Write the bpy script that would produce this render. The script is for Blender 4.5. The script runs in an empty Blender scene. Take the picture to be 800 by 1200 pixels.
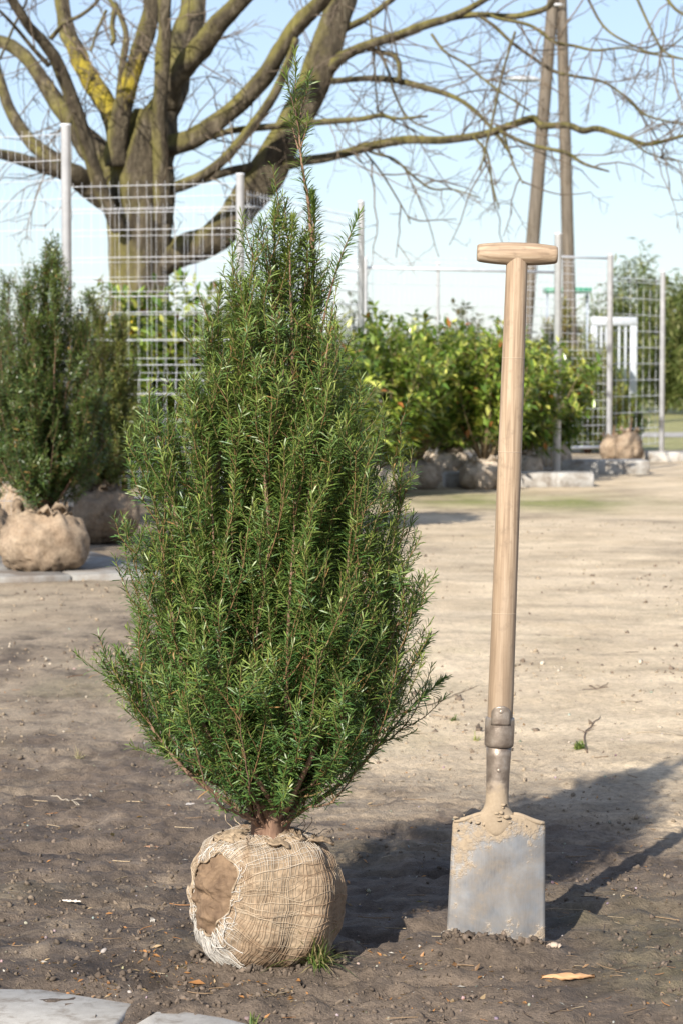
import bpy, math, random
import numpy as np
from mathutils import Vector

# ------------------------------------------------------------------ camera, sky, sun, exposure
sc = bpy.context.scene
COL = sc.collection
FPX, CAM_H = 2800.0, 1.09                     # focal length in photo pixels (800x1200), eye height
PITCH = math.atan(170.0 / FPX)
cd = bpy.data.cameras.new('camera')
cam = bpy.data.objects.new('camera', cd)
COL.objects.link(cam)
cam.location = (0, 0, CAM_H)
cam.rotation_euler = (math.pi / 2 - PITCH, 0, 0)
cd.sensor_fit = 'VERTICAL'
cd.sensor_height = 24.0
cd.lens = 24.0 * FPX / 1200.0
cd.clip_start, cd.clip_end = 0.1, 3000
cd.dof.use_dof = True
cd.dof.focus_distance = 4.45
cd.dof.aperture_fstop = 8.0
sc.camera = cam

SUN_AZ, SUN_EL = math.radians(24.5), math.radians(30)      # light travels away from the camera and to the right
w = bpy.data.worlds.new('World')
sc.world = w
w.use_nodes = True
wn = w.node_tree
wn.nodes.clear()
sky = wn.nodes.new('ShaderNodeTexSky')
sky.sky_type = 'NISHITA'
sky.sun_disc = False
sky.sun_elevation = SUN_EL
sky.sun_rotation = SUN_AZ + math.pi
sky.altitude = 50
sky.air_density = 1.0
sky.dust_density = 0.5
sky.ozone_density = 3.0
bg = wn.nodes.new('ShaderNodeBackground')
bg.inputs['Strength'].default_value = 0.077
wo = wn.nodes.new('ShaderNodeOutputWorld')
veil = wn.nodes.new('ShaderNodeMix')            # thin even high haze over the whole sky
veil.data_type = 'RGBA'
veil.inputs[0].default_value = 0.30
veil.inputs[7].default_value = (7.1, 7.8, 10.0, 1)
wn.links.new(sky.outputs[0], veil.inputs[6])
wn.links.new(veil.outputs[2], bg.inputs[0])
wn.links.new(bg.outputs[0], wo.inputs[0])

sd = bpy.data.lights.new('sun', 'SUN')
sd.energy = 5.0
sd.angle = math.radians(0.53)
sd.color = (1.0, 0.93, 0.83)
sun = bpy.data.objects.new('sun', sd)
COL.objects.link(sun)
ldir = Vector((math.sin(SUN_AZ) * math.cos(SUN_EL), math.cos(SUN_AZ) * math.cos(SUN_EL), -math.sin(SUN_EL)))
sun.rotation_euler = ldir.to_track_quat('-Z', 'Y').to_euler()
sun.location = (-6, -12, 10)

sc.view_settings.view_transform = 'Standard'
sc.view_settings.look = 'None'
sc.view_settings.exposure = 0.84
sc.view_settings.gamma = 1.0
sc.view_settings.use_curve_mapping = False

# ------------------------------------------------------------------ pixel <-> world helpers (layout measured on the photo)
_cp, _sp = math.cos(PITCH), math.sin(PITCH)


def ray(px, py):
    dx, dy = px - 400.0, 600.0 - py
    return np.array([dx, dy * _sp + FPX * _cp, dy * _cp - FPX * _sp])


def at(px, py, Y):
    d = ray(px, py)
    return np.array([0, 0, CAM_H]) + d * (Y / d[1])


def gnd(px, py, z=0.0):
    d = ray(px, py)
    return np.array([0, 0, CAM_H]) + d * ((z - CAM_H) / d[2])


# ------------------------------------------------------------------ noise
def _hash(ix, iy, seed):
    n = (ix.astype(np.int64) * 374761393 + iy.astype(np.int64) * 668265263 + seed * 982451653) & 0x7fffffff
    n = ((n ^ (n >> 13)) * 1274126177) & 0x7fffffff
    n = (n ^ (n >> 16)) & 0xffffff
    return n / float(0xffffff) * 2 - 1


def vnoise(x, y, seed=0):
    x = np.asarray(x, float); y = np.asarray(y, float)
    ix, iy = np.floor(x), np.floor(y)
    fx, fy = x - ix, y - iy
    fx = fx * fx * fx * (fx * (fx * 6 - 15) + 10); fy = fy * fy * fy * (fy * (fy * 6 - 15) + 10)
    a, b = _hash(ix, iy, seed), _hash(ix + 1, iy, seed)
    c, d = _hash(ix, iy + 1, seed), _hash(ix + 1, iy + 1, seed)
    return (a * (1 - fx) + b * fx) * (1 - fy) + (c * (1 - fx) + d * fx) * fy


def fbm(x, y, oct=4, seed=0, gain=0.5):
    s, a, f = 0, 1.0, 1.0
    for o in range(oct):
        s = s + a * vnoise(x * f + 17.3 * o, y * f - 9.1 * o, seed + o)
        a *= gain; f *= 2.03
    return s


def smooth(a, b, x):
    t = np.clip((x - a) / (b - a), 0, 1)
    return t * t * (3 - 2 * t)


# ------------------------------------------------------------------ mesh helpers
class MB:
    """collects vertices, triangles / quads and optional colours; build() links ONE mesh object"""

    def __init__(self):
        self.v, self.f, self.c, self.n = [], [], [], 0

    def add(self, v, f, col=None):
        v = np.asarray(v, np.float64).reshape(-1, 3)
        f = np.asarray(f, np.int64)
        self.v.append(v); self.f.append(f + self.n)
        if col is not None:
            col = np.broadcast_to(np.asarray(col, float), (len(v), 3))
            self.c.append(col)
        self.n += len(v)
        return self

    def tube(self, pts, rad, sides=8, cap=True, col=None):
        pts = np.asarray(pts, float)
        rad = np.broadcast_to(np.asarray(rad, float), (len(pts),))
        v, f = tubes(pts[None], rad[None], sides, cap)
        return self.add_mixed(v, f, col)

    def add_mixed(self, v, fl, col=None):
        base = self.n
        first = True
        for f in fl:
            if len(f) == 0:
                continue
            if first:
                self.add(v, f, col); first = False
            else:
                self.f.append(np.asarray(f) + base)
        return self

    def box(self, c, s, rz=0.0, bev=0.0, col=None):
        hx, hy, hz = s[0] / 2, s[1] / 2, s[2] / 2
        b = min(bev, hx * .9, hy * .9, hz * .9)
        if b <= 0:
            v = [(x, y, z) for z in (-hz, hz) for y in (-hy, hy) for x in (-hx, hx)]
            f = [(0, 2, 3, 1), (4, 5, 7, 6), (0, 1, 5, 4), (2, 6, 7, 3), (0, 4, 6, 2), (1, 3, 7, 5)]
            fl = [np.array(f)]
        else:
            v, rings = [], []
            for z, ins in ((-hz, b), (-hz + b, 0), (hz - b, 0), (hz, b)):
                r = []
                ix, iy = hx - ins, hy - ins
                for (x, y) in ((-ix, -iy + b), (-ix + b, -iy), (ix - b, -iy), (ix, -iy + b), (ix, iy - b), (ix - b, iy), (-ix + b, iy), (-ix, iy - b)):
                    r.append(len(v)); v.append((x, y, z))
                rings.append(r)
            q = []
            for a in range(3):
                for k in range(8):
                    q.append((rings[a][k], rings[a][(k + 1) % 8], rings[a + 1][(k + 1) % 8], rings[a + 1][k]))
            fl = [np.array(q), np.array([rings[0][::-1], rings[3]])]
        v = np.array(v)
        cz, sz = math.cos(rz), math.sin(rz)
        v = np.stack([v[:, 0] * cz - v[:, 1] * sz + c[0], v[:, 0] * sz + v[:, 1] * cz + c[1], v[:, 2] + c[2]], 1)
        return self.add_mixed(v, fl, col)

    def build(self, name, mat, parent=None, smooth=True):
        me = bpy.data.meshes.new(name)
        V = np.concatenate(self.v)
        me.vertices.add(len(V))
        me.vertices.foreach_set('co', V.astype(np.float32).ravel())
        tot = np.concatenate([np.full(len(f), f.shape[1]) for f in self.f])
        idx = np.concatenate([f.ravel() for f in self.f])
        me.loops.add(len(idx))
        me.loops.foreach_set('vertex_index', idx.astype(np.int32))
        me.polygons.add(len(tot))
        st = np.zeros(len(tot), np.int32); st[1:] = np.cumsum(tot)[:-1]
        me.polygons.foreach_set('loop_start', st)
        if smooth:
            me.polygons.foreach_set('use_smooth', np.ones(len(tot), bool))
        if self.c:
            C = np.concatenate(self.c)
            ca = me.color_attributes.new('Col', 'FLOAT_COLOR', 'POINT')
            ca.data.foreach_set('color', np.concatenate([C, np.ones((len(C), 1))], 1).astype(np.float32).ravel())
        me.update(calc_edges=True)
        me.validate()
        me.materials.append(mat)
        o = bpy.data.objects.new(name, me)
        COL.objects.link(o)
        if parent is not None:
            o.parent = parent
        return o


def norm(v):
    return v / np.maximum(np.linalg.norm(v, axis=-1, keepdims=True), 1e-9)


def frames(P):
    """P [N,K,3] -> tangents and two normals"""
    T = np.empty_like(P)
    T[:, 1:-1] = P[:, 2:] - P[:, :-2]
    T[:, 0] = P[:, 1] - P[:, 0]
    T[:, -1] = P[:, -1] - P[:, -2]
    T = norm(T)
    U = np.empty_like(P)
    ref = np.where(np.abs(T[:, 0, 2:3]) > 0.9, np.array([[1., 0, 0]]), np.array([[0, 0, 1.]]))
    u = norm(np.cross(ref, T[:, 0]))
    U[:, 0] = u
    for k in range(1, P.shape[1]):
        u = u - T[:, k] * np.sum(u * T[:, k], -1, keepdims=True)
        u = norm(u)
        U[:, k] = u
    return T, U, np.cross(T, U)


def tubes(P, R, sides=5, cap=False):
    P = np.asarray(P, float); R = np.asarray(R, float)
    N, K = P.shape[:2]
    T, U, W = frames(P)
    a = np.arange(sides) * 2 * math.pi / sides
    V = P[:, :, None] + R[:, :, None, None] * (U[:, :, None] * np.cos(a)[None, None, :, None] + W[:, :, None] * np.sin(a)[None, None, :, None])
    k = np.arange(K - 1)[:, None]; s = np.arange(sides)[None]
    s2 = (s + 1) % sides
    q = np.stack([k * sides + s, k * sides + s2, (k + 1) * sides + s2, (k + 1) * sides + s], -1).reshape(-1, 4)
    F = (q[None] + (np.arange(N) * K * sides)[:, None, None]).reshape(-1, 4)
    fl = [F]
    if cap:
        c0 = np.arange(sides)[::-1]; c1 = np.arange(sides) + (K - 1) * sides
        c = np.stack([c0, c1])
        fl.append((c[None] + (np.arange(N) * K * sides)[:, None, None]).reshape(-1, sides))
    return V.reshape(-1, 3), fl


def scatter(tv, tf, O, X, Y, Z):
    """place template (verts tv, faces tf) n times with the axes X,Y,Z [n,3] (already scaled) at O"""
    V = O[:, None] + tv[None, :, 0:1] * X[:, None] + tv[None, :, 1:2] * Y[:, None] + tv[None, :, 2:3] * Z[:, None]
    F = (tf[None] + (np.arange(len(O)) * len(tv))[:, None, None]).reshape(-1, tf.shape[1])
    return V.reshape(-1, 3), F


def catmull(pts, n):
    pts = np.asarray(pts, float)
    p = np.concatenate([[2 * pts[0] - pts[1]], pts, [2 * pts[-1] - pts[-2]]])
    t = np.linspace(0, len(pts) - 1, n)
    i = np.minimum(t.astype(int), len(pts) - 2); u = (t - i)[:, None]
    a, b, c, d = p[i], p[i + 1], p[i + 2], p[i + 3]
    return 0.5 * ((2 * b) + (-a + c) * u + (2 * a - 5 * b + 4 * c - d) * u * u + (-a + 3 * b - 3 * c + d) * u ** 3)


def empty(name, loc=(0, 0, 0)):
    o = bpy.data.objects.new(name, None)
    COL.objects.link(o)
    o.empty_display_size = 0.1
    o.location = loc
    return o


def tag(o, label=None, cat=None, group=None, kind=None):
    if label: o['label'] = label
    if cat: o['category'] = cat
    if group: o['group'] = group
    if kind: o['kind'] = kind
    return o


def copy_tree(o, parent=None):
    c = o.copy(); COL.objects.link(c); c.parent = parent
    for ch in [x for x in bpy.data.objects if x.parent == o]:
        copy_tree(ch, c)
    return c


# ------------------------------------------------------------------ materials
class NT:
    def __init__(self, name):
        self.m = bpy.data.materials.new(name)
        self.m.use_nodes = True
        self.t = self.m.node_tree
        self.t.nodes.clear()
        self.out = self.n('ShaderNodeOutputMaterial')

    def n(self, ty, **kw):
        nd = self.t.nodes.new(ty)
        for k, v in kw.items():
            if k.startswith('i_'):
                nd.inputs[k[2:].replace('_', ' ')].default_value = v
            else:
                setattr(nd, k, v)
        return nd

    def l(self, a, b):
        self.t.links.new(a, b)

    def val(self, sock, v):
        if isinstance(v, (int, float)):
            sock.default_value = v
        elif isinstance(v, (tuple, list)):
            sock.default_value = tuple(v) + ((1,) if len(v) == 3 and len(sock.default_value) == 4 else ())
        else:
            self.l(v, sock)

    def noise(self, scale, vec=None, detail=4, rough=0.55, dist=0.0, out='Fac'):
        nd = self.n('ShaderNodeTexNoise')
        nd.inputs['Scale'].default_value = scale
        nd.inputs['Detail'].default_value = detail
        nd.inputs['Roughness'].default_value = rough
        nd.inputs['Distortion'].default_value = dist
        if vec is not None: self.l(vec, nd.inputs['Vector'])
        return nd.outputs[out]

    def coord(self, scale=None, kind='Object', rot=None):
        tc = self.n('ShaderNodeTexCoord')
        if scale is None and rot is None:
            return tc.outputs[kind]
        mp = self.n('ShaderNodeMapping')
        if scale: mp.inputs['Scale'].default_value = scale
        if rot: mp.inputs['Rotation'].default_value = rot
        self.l(tc.outputs[kind], mp.inputs['Vector'])
        return mp.outputs[0]

    def ramp(self, fac, stops, interp='LINEAR'):
        r = self.n('ShaderNodeValToRGB')
        r.color_ramp.interpolation = interp
        e = r.color_ramp.elements
        while len(e) < len(stops): e.new(0.5)
        for i, (p, c) in enumerate(stops):
            e[i].position = p
            e[i].color = (c, c, c, 1) if isinstance(c, (int, float)) else (*c, 1)
        self.l(fac, r.inputs[0])
        return r.outputs[0]

    def mix(self, fac, a, b, mode='MIX'):
        m = self.n('ShaderNodeMix', data_type='RGBA', blend_type=mode)
        self.val(m.inputs[0], fac); self.val(m.inputs[6], a); self.val(m.inputs[7], b)
        return m.outputs[2]

    def math(self, op, a, b=0.0, c=None, clamp=False):
        m = self.n('ShaderNodeMath', operation=op, use_clamp=clamp)
        self.val(m.inputs[0], a); self.val(m.inputs[1], b)
        if c is not None: self.val(m.inputs[2], c)
        return m.outputs[0]

    def attr(self, name='Col'):
        return self.n('ShaderNodeAttribute', attribute_name=name).outputs['Color']

    def bump(self, h, strength=0.5, dist=0.01, nrm=None):
        b = self.n('ShaderNodeBump')
        b.inputs['Strength'].default_value = strength
        b.inputs['Distance'].default_value = dist
        self.l(h, b.inputs['Height'])
        if nrm is not None: self.l(nrm, b.inputs['Normal'])
        return b.outputs[0]

    def principled(self, color, rough=0.6, metal=0.0, spec=0.5, nrm=None, translucent=0.0, tcol=None):
        p = self.n('ShaderNodeBsdfPrincipled')
        self.val(p.inputs['Base Color'], color)
        self.val(p.inputs['Roughness'], rough)
        self.val(p.inputs['Metallic'], metal)
        p.inputs['Specular IOR Level'].default_value = spec
        if nrm is not None: self.l(nrm, p.inputs['Normal'])
        s = p.outputs[0]
        if translucent > 0:
            t = self.n('ShaderNodeBsdfTranslucent')
            self.val(t.inputs[0], tcol if tcol is not None else color)
            mx = self.n('ShaderNodeMixShader')
            mx.inputs[0].default_value = translucent
            self.l(s, mx.inputs[1]); self.l(t.outputs[0], mx.inputs[2])
            s = mx.outputs[0]
        self.l(s, self.out.inputs[0])
        return self.m


def m_leaf(name, rough=0.4, tr=0.25, spec=0.5):
    t = NT(name)
    c = t.attr()
    return t.principled(c, rough, 0, spec, None, tr, t.mix(0.5, c, (0.25, 0.36, 0.04), 'SCREEN'))


def m_attr(name, rough=0.8, nscale=60.0, bump=0.3, dist=0.002, lo=0.6, hi=1.3):
    t = NT(name)
    v = t.coord()
    nz = t.noise(nscale, v, 5, 0.6)
    c = t.mix(1.0, t.attr(), t.ramp(nz, [(0.25, lo), (0.75, hi)]), 'MULTIPLY')
    return t.principled(c, rough, 0, 0.3, t.bump(nz, bump, dist))


def m_bark(name, base, light, nscale, stretch=0.25, bump=0.8, dist=0.01, rough=0.9):
    t = NT(name)
    v = t.coord((1, 1, stretch))
    nz = t.noise(nscale, v, 6, 0.65)
    c = t.ramp(nz, [(0.3, base), (0.7, light)])
    return t.principled(c, rough, 0, 0.25, t.bump(nz, bump, dist))


def m_galv():
    t = NT('galvanised_steel')
    v = t.coord()
    a = t.noise(9, v, 4, 0.6)
    b = t.noise(90, v, 3, 0.6)
    c = t.mix(t.ramp(a, [(0.35, 0.0), (0.7, 1.0)]), (0.56, 0.58, 0.61), (0.72, 0.74, 0.77))
    c = t.mix(t.ramp(b, [(0.55, 0.0), (0.8, 0.35)]), c, (0.36, 0.35, 0.33))
    return t.principled(c, 0.5, 0.10, 0.5, t.bump(b, 0.1, 0.001))


def m_concrete(name, a, b, sc_=8.0, dirt=(0.16, 0.13, 0.10), dirtamt=0.45):
    t = NT(name)
    v = t.coord()
    n1 = t.noise(sc_, v, 5, 0.6)
    n2 = t.noise(sc_ * 18, v, 3, 0.7)
    n3 = t.noise(sc_ * 0.7, v, 6, 0.7, 0.4)
    c = t.ramp(n1, [(0.3, a), (0.7, b)])
    c = t.mix(t.ramp(n2, [(0.3, 0.25), (0.55, 0.0)]), c, dirt)
    c = t.mix(t.ramp(n3, [(1 - dirtamt - 0.08, 0.0), (1 - dirtamt + 0.10, 0.85)]), c, dirt)
    return t.principled(c, 0.9, 0, 0.25, t.bump(t.math('ADD', n2, n1), 0.18, 0.002))


MAT = {}
MAT['galv'] = m_galv()
MAT['needle'] = m_leaf('yew_needle', 0.42, 0.22, 0.5)
MAT['leaf'] = m_leaf('laurel_leaf', 0.24, 0.22, 0.6)
MAT['softleaf'] = m_leaf('soft_leaf', 0.5, 0.3)
MAT['twig'] = m_attr('twig_bark', 0.75, 220, 0.4, 0.001)
MAT['yewbark'] = m_bark('yew_bark', (0.09, 0.05, 0.035), (0.27, 0.17, 0.115), 55, 0.35, 0.9, 0.004)
MAT['concrete'] = m_concrete('grey_concrete', (0.33, 0.32, 0.30), (0.47, 0.46, 0.43))
MAT['slab'] = m_concrete('pale_concrete', (0.46, 0.43, 0.38), (0.60, 0.57, 0.51), 26, (0.24, 0.195, 0.15), 0.42)
MAT['bay_slab'] = m_concrete('grey_slab_concrete', (0.22, 0.215, 0.20), (0.33, 0.32, 0.30), 4, (0.15, 0.12, 0.095), 0.5)
MAT['white'] = NT('white_paint').principled((0.40, 0.43, 0.47), 0.5)
MAT['dullpost'] = NT('dull_blue_grey_paint').principled((0.26, 0.30, 0.36), 0.6)
MAT['green'] = NT('green_sheet').principled((0.03, 0.22, 0.13), 0.5)

# ------------------------------------------------------------------ key positions
P_YEW = gnd(316, 1126)
P_SPADE = gnd(580, 1108)
S_YEW = FPX / P_YEW[1]
S_SP = FPX / P_SPADE[1]

# ------------------------------------------------------------------ ground
SLAB_POLYS = [
    [(-260, 1172), (-40, 1160), (50, 1161), (158, 1178), (134, 1206), (60, 1330), (-300, 1330)],
    [(190, 1183), (262, 1194), (345, 1215), (330, 1340), (85, 1340), (150, 1206)],
]
SLAB_W = [np.array([gnd(*p)[:2] for p in poly[::-1]]) for poly in SLAB_POLYS]


def poly_sd(x, y, poly):
    """signed distance to a polygon (negative inside)"""
    d = np.full(x.shape, 1e9); ins = np.zeros(x.shape, bool)
    n = len(poly)
    for i in range(n):
        a, b = poly[i], poly[(i + 1) % n]
        ex, ey = b - a
        wx, wy = x - a[0], y - a[1]
        t = np.clip((wx * ex + wy * ey) / (ex * ex + ey * ey), 0, 1)
        d = np.minimum(d, (wx - ex * t) ** 2 + (wy - ey * t) ** 2)
        c = ((a[1] <= y) & (b[1] > y)) | ((b[1] <= y) & (a[1] > y))
        with np.errstate(divide='ignore', invalid='ignore'):
            xi = a[0] + (y - a[1]) / (ey if ey != 0 else 1e-9) * ex
        ins ^= c & (x < xi)
    d = np.sqrt(d)
    return np.where(ins, -d, d)


def sandy(x, y):
    """0 = dark cloddy garden soil, 1 = pale trodden sandy ground"""
    n = 0.55 * fbm(x * 0.9, y * 0.45, 4, 5) + 0.30 * fbm(x * 3.3, y * 2.2, 3, 9)
    back = smooth(4.9, 8.2, y + 0.9 * np.clip(x, -1.5, 2.0) * 0.9)
    px_ = x / np.maximum(y, 1.0)
    lat_ = 0.50 + 0.50 * smooth(-0.10, 0.075, px_ + 0.02 * n)
    far_ = 1 - 0.22 * smooth(9, 15, y)
    return np.clip((back * 1.15 - 0.06) * lat_ * far_ + 0.34 * n, 0, 1)


def ground_h(x, y, slabs=True):
    x = np.asarray(x, float); y = np.asarray(y, float)
    s = sandy(x, y)
    near = 1 - smooth(9, 15, y)
    h = 0.014 * fbm(x * 0.7, y * 0.7, 3, 1)
    amp = (1 - 0.68 * s) * near
    b = np.abs(fbm(x * 5.5 + 0.3 * fbm(x * 3, y * 3, 2, 77), y * 7.5, 4, 2))
    h = h + amp * (0.010 * b - 0.004)
    c = fbm(x * 19, y * 21, 2, 3, 0.6)
    h = h + amp * 0.0055 * c + amp * 0.007 * smooth(0.35, 0.95, fbm(x * 15, y * 17, 2, 31))
    rg = 1 - np.abs(fbm(x * 27 + 2, y * 28, 1, 33, 0.6))
    h = h + amp * 0.006 * (rg - 0.6) + amp * 0.007 * smooth(0.25, 0.7, fbm(x * 38, y * 37, 1, 34)) * smooth(-0.2, 0.5, fbm(x * 2.3, y * 3.1, 3, 35))
    h = h - near * 0.014 * (1 - s) * smooth(0.35, 0.8, fbm(x * 4.1 + 3, y * 9.3, 3, 41))
    # soil heaped in front of the blade
    dx, dy = x - P_SPADE[0], y - (P_SPADE[1] - 0.05)
    h = h + 0.016 * np.exp(-(dx * dx / 0.03 + dy * dy / 0.003)) * (1 + 0.9 * c)
    if slabs:
        for poly in SLAB_W:
            d = poly_sd(x, y, poly) + 0.017 * fbm(x * 9, y * 12, 4, 21) + 0.006
            ins = 1 - smooth(-0.028, 0.004, d)
            patch = smooth(0.30, 0.50, fbm(x * 14 + 3, y * 17, 3, 22)) * (1 - 0.8 * smooth(0.03, 0.22, -d))
            h = h - 0.055 * ins + 0.056 * ins * patch
    return h


def gz(x, y):
    return float(ground_h(np.array([x]), np.array([y]))[0])


def make_ground():
    ys = [-30, -12, -4, 0, 1.5, 2.4, 2.9, 3.3, 3.5]
    ys += list(np.arange(3.6, 6.2, 0.0125))
    y, st = ys[-1], 0.0128
    while y < 900:
        st *= 1.025; y += st; ys.append(y)
    xs = list(np.arange(-0.95, 1.45, 0.0098))
    x, st = xs[-1], 0.0099
    while x < 700:
        st *= 1.06 if x < 5 else 1.35
        x += st; xs.append(x)
    x, st = -0.95, 0.0099; left = []
    while x > -700:
        st *= 1.06 if x > -5 else 1.35
        x -= st; left.append(x)
    xs = left[::-1] + xs
    X, Y = np.meshgrid(xs, ys)
    Z = ground_h(X, Y)
    far = smooth(16, 26, Y)
    Z = Z * (1 - far)
    nx, ny = len(xs), len(ys)
    i = np.arange(nx - 1)[None] + np.arange(ny - 1)[:, None] * nx
    F = np.stack([i, i + 1, i + nx + 1, i + nx], -1).reshape(-1, 4)
    s = sandy(X, Y).ravel()
    # green moss film along the hedge, and here and there
    g = np.exp(-((Y - 19.9 + 0.25 * X) / 1.1) ** 2) * smooth(-1.5, 0.2, X) * (1 - smooth(1.9, 3.0, X)) * np.clip(1.0 + 0.8 * fbm(X * 1.7, Y * 0.9, 3, 51), 0, 1)
    g = np.maximum(g, 0.12 * smooth(0.35, 1.0, fbm(X * 1.3 + 9, Y * 1.1, 3, 52)) * (1 - smooth(9, 14, Y)))
    gl = smooth(31.5, 33, Y) * smooth(3.2, 4.0, X) * 1.0
    g = np.maximum(g, np.where((Y > 31.5), 0.85, 0)).ravel()
    wet_dark = np.clip(0.5 + 0.55 * fbm(X * 1.6 + 4, Y * 2.3, 4, 61), 0, 1)
    leftdark = np.exp(-(((X + 0.75) / 0.75) ** 2 + ((Y - 5.25) / 0.75) ** 2))  # broad darker patch at the left, on top of the random wetness
    wet_dark = np.clip(wet_dark * 0.85 + 0.95 * leftdark, 0, 1).ravel()
    mb = MB()
    mb.add(np.stack([X.ravel(), Y.ravel(), Z.ravel()], 1), F, np.stack([s, g, wet_dark], 1))
    t = NT('soil')
    v = t.coord()
    sep = t.n('ShaderNodeSeparateColor')
    t.l(t.attr(), sep.inputs[0])
    S, G, Wd = sep.outputs[0], sep.outputs[1], sep.outputs[2]
    n1 = t.noise(6, v, 6, 0.65)
    n2 = t.noise(55, v, 5, 0.7)
    n3 = t.noise(260, v, 3, 0.7)
    n4 = t.noise(1.6, v, 5, 0.6)
    dark = t.mix(Wd, (0.150, 0.114, 0.084), (0.050, 0.038, 0.030))
    dark = t.mix(t.ramp(n1, [(0.35, 0.0), (0.7, 0.75)]), dark, (0.190, 0.146, 0.108))
    pale = t.mix(t.ramp(n4, [(0.3, 0.0), (0.7, 1.0)]), (0.50, 0.395, 0.262), (0.68, 0.56, 0.395))
    pale = t.mix(t.ramp(n1, [(0.45, 0.0), (0.78, 0.55)]), pale, (0.30, 0.235, 0.175))
    sm = t.math('ADD', S, t.math('MULTIPLY', t.math('SUBTRACT', n1, 0.5), 0.9), clamp=True)
    c = t.mix(t.ramp(sm, [(0.15, 0.0), (0.85, 1.0)]), dark, pale)
    c = t.mix(t.math('MULTIPLY', G, t.ramp(t.noise(14, v, 4, 0.7), [(0.30, 0.45), (0.58, 1.0)])), c, t.mix(n1, (0.115, 0.155, 0.028), (0.22, 0.24, 0.05)))
    c = t.mix(1.0, c, t.ramp(n2, [(0.25, 0.55), (0.5, 1.0), (0.8, 1.3)]), 'MULTIPLY')
    c = t.mix(1.0, c, t.ramp(n3, [(0.3, 0.78), (0.7, 1.2)]), 'MULTIPLY')
    mpv = t.coord((1.0, 1.25, 1.0)); n5 = t.noise(1.9, mpv, 7, 0.68, 0.2)
    c = t.mix(1.0, c, t.ramp(n5, [(0.32, 0.66), (0.5, 1.0), (0.68, 1.14)]), 'MULTIPLY')
    # pale grit
    vo = t.n('ShaderNodeTexVoronoi'); vo.inputs['Scale'].default_value = 48; t.l(v, vo.inputs['Vector'])
    sp_ = t.ramp(vo.outputs['Distance'], [(0.07, 1.0), (0.12, 0.0)])
    spm = t.math('MULTIPLY', sp_, t.ramp(vo.outputs['Color'], [(0.80, 0.0), (0.83, 1.0)]))
    c = t.mix(t.math('MULTIPLY', spm, 0.6), c, (0.46, 0.42, 0.37))
    hb = t.math('ADD', t.math('MULTIPLY', n2, 0.8), t.math('MULTIPLY', n3, 0.35))
    rough = t.mix(Wd, (0.95, 0.95, 0.95), (0.72, 0.72, 0.72))
    m = t.principled(c, rough, 0, 0.3, t.bump(t.math('ADD', hb, t.math('MULTIPLY', t.noise(120, v, 4, 0.7), 0.6)), 0.9, 0.009))
    return tag(mb.build('ground', m), kind='structure')


ground = make_ground()


# paving slabs showing at the near edge
def make_paving():
    root = empty('paving')
    tag(root, kind='structure')
    for poly in SLAB_W:
        n = len(poly)
        mb = MB()
        cen = poly.mean(0)
        rings = []
        v = []
        for (ins, z) in ((0.0, -0.05), (0.0, -0.002), (0.008, 0.004)):
            for p in poly:
                q = p + (cen - p) / np.linalg.norm(cen - p) * ins
                v.append((q[0], q[1], z))
        F4 = [(a * n + k, a * n + (k + 1) % n, (a + 1) * n + (k + 1) % n, (a + 1) * n + k) for a in range(2) for k in range(n)]
        mb.add_mixed(np.array(v), [np.array(F4), np.array([[2 * n + k for k in range(n)]])])
        mb.build('paving_slab', MAT['slab'], root, smooth=False)


make_paving()
rng = np.random.default_rng(7)


# ------------------------------------------------------------------ soil crumbs, pebbles, straw, leaf litter (uncountable)
def ico():
    import bmesh
    bm = bmesh.new()
    bmesh.ops.create_icosphere(bm, subdivisions=1, radius=1)
    v = np.array([x.co[:] for x in bm.verts]); f = np.array([[q.index for q in p.verts] for p in bm.faces])
    bm.free()
    return v, f


ICO_V, ICO_F = ico()
OCT_V = np.array([[1, 0, 0], [-1, 0, 0], [0, 1, 0], [0, -1, 0], [0, 0, 1], [0, 0, -1.]])
OCT_F = np.array([[0, 2, 4], [2, 1, 4], [1, 3, 4], [3, 0, 4], [2, 0, 5], [1, 2, 5], [3, 1, 5], [0, 3, 5]])


def rand_frames(n, r):
    q = r.normal(size=(n, 4)); q /= np.linalg.norm(q, axis=1, keepdims=True)
    a, b, c, d = q.T
    X = np.stack([1 - 2 * (c * c + d * d), 2 * (b * c + a * d), 2 * (b * d - a * c)], 1)
    Y = np.stack([2 * (b * c - a * d), 1 - 2 * (b * b + d * d), 2 * (c * d + a * b)], 1)
    return X, Y, np.cross(X, Y)


def ground_scatter(n, r, y0=3.7, y1=9.0, dens=None):
    """points even per picture area, inside the view wedge"""
    out = []
    while sum(len(o) for o in out) < n:
        py = r.uniform(FPX * CAM_H / y1 + 430, 1215, n)
        px = r.uniform(-60, 860, n)
        Y = FPX * CAM_H / (py - 430)
        X = (px - 400) * Y / FPX
        k = np.ones(n, bool)
        if dens is not None:
            k = r.uniform(size=n) < dens(X, Y)
        for poly in SLAB_W:
            k &= poly_sd(X, Y, poly) > 0.0
        k &= np.hypot(X - P_YEW[0], Y - P_YEW[1] - 0.05) > 0.16
        out.append(np.stack([X[k], Y[k]], 1))
    return np.concatenate(out)[:n]


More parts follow.
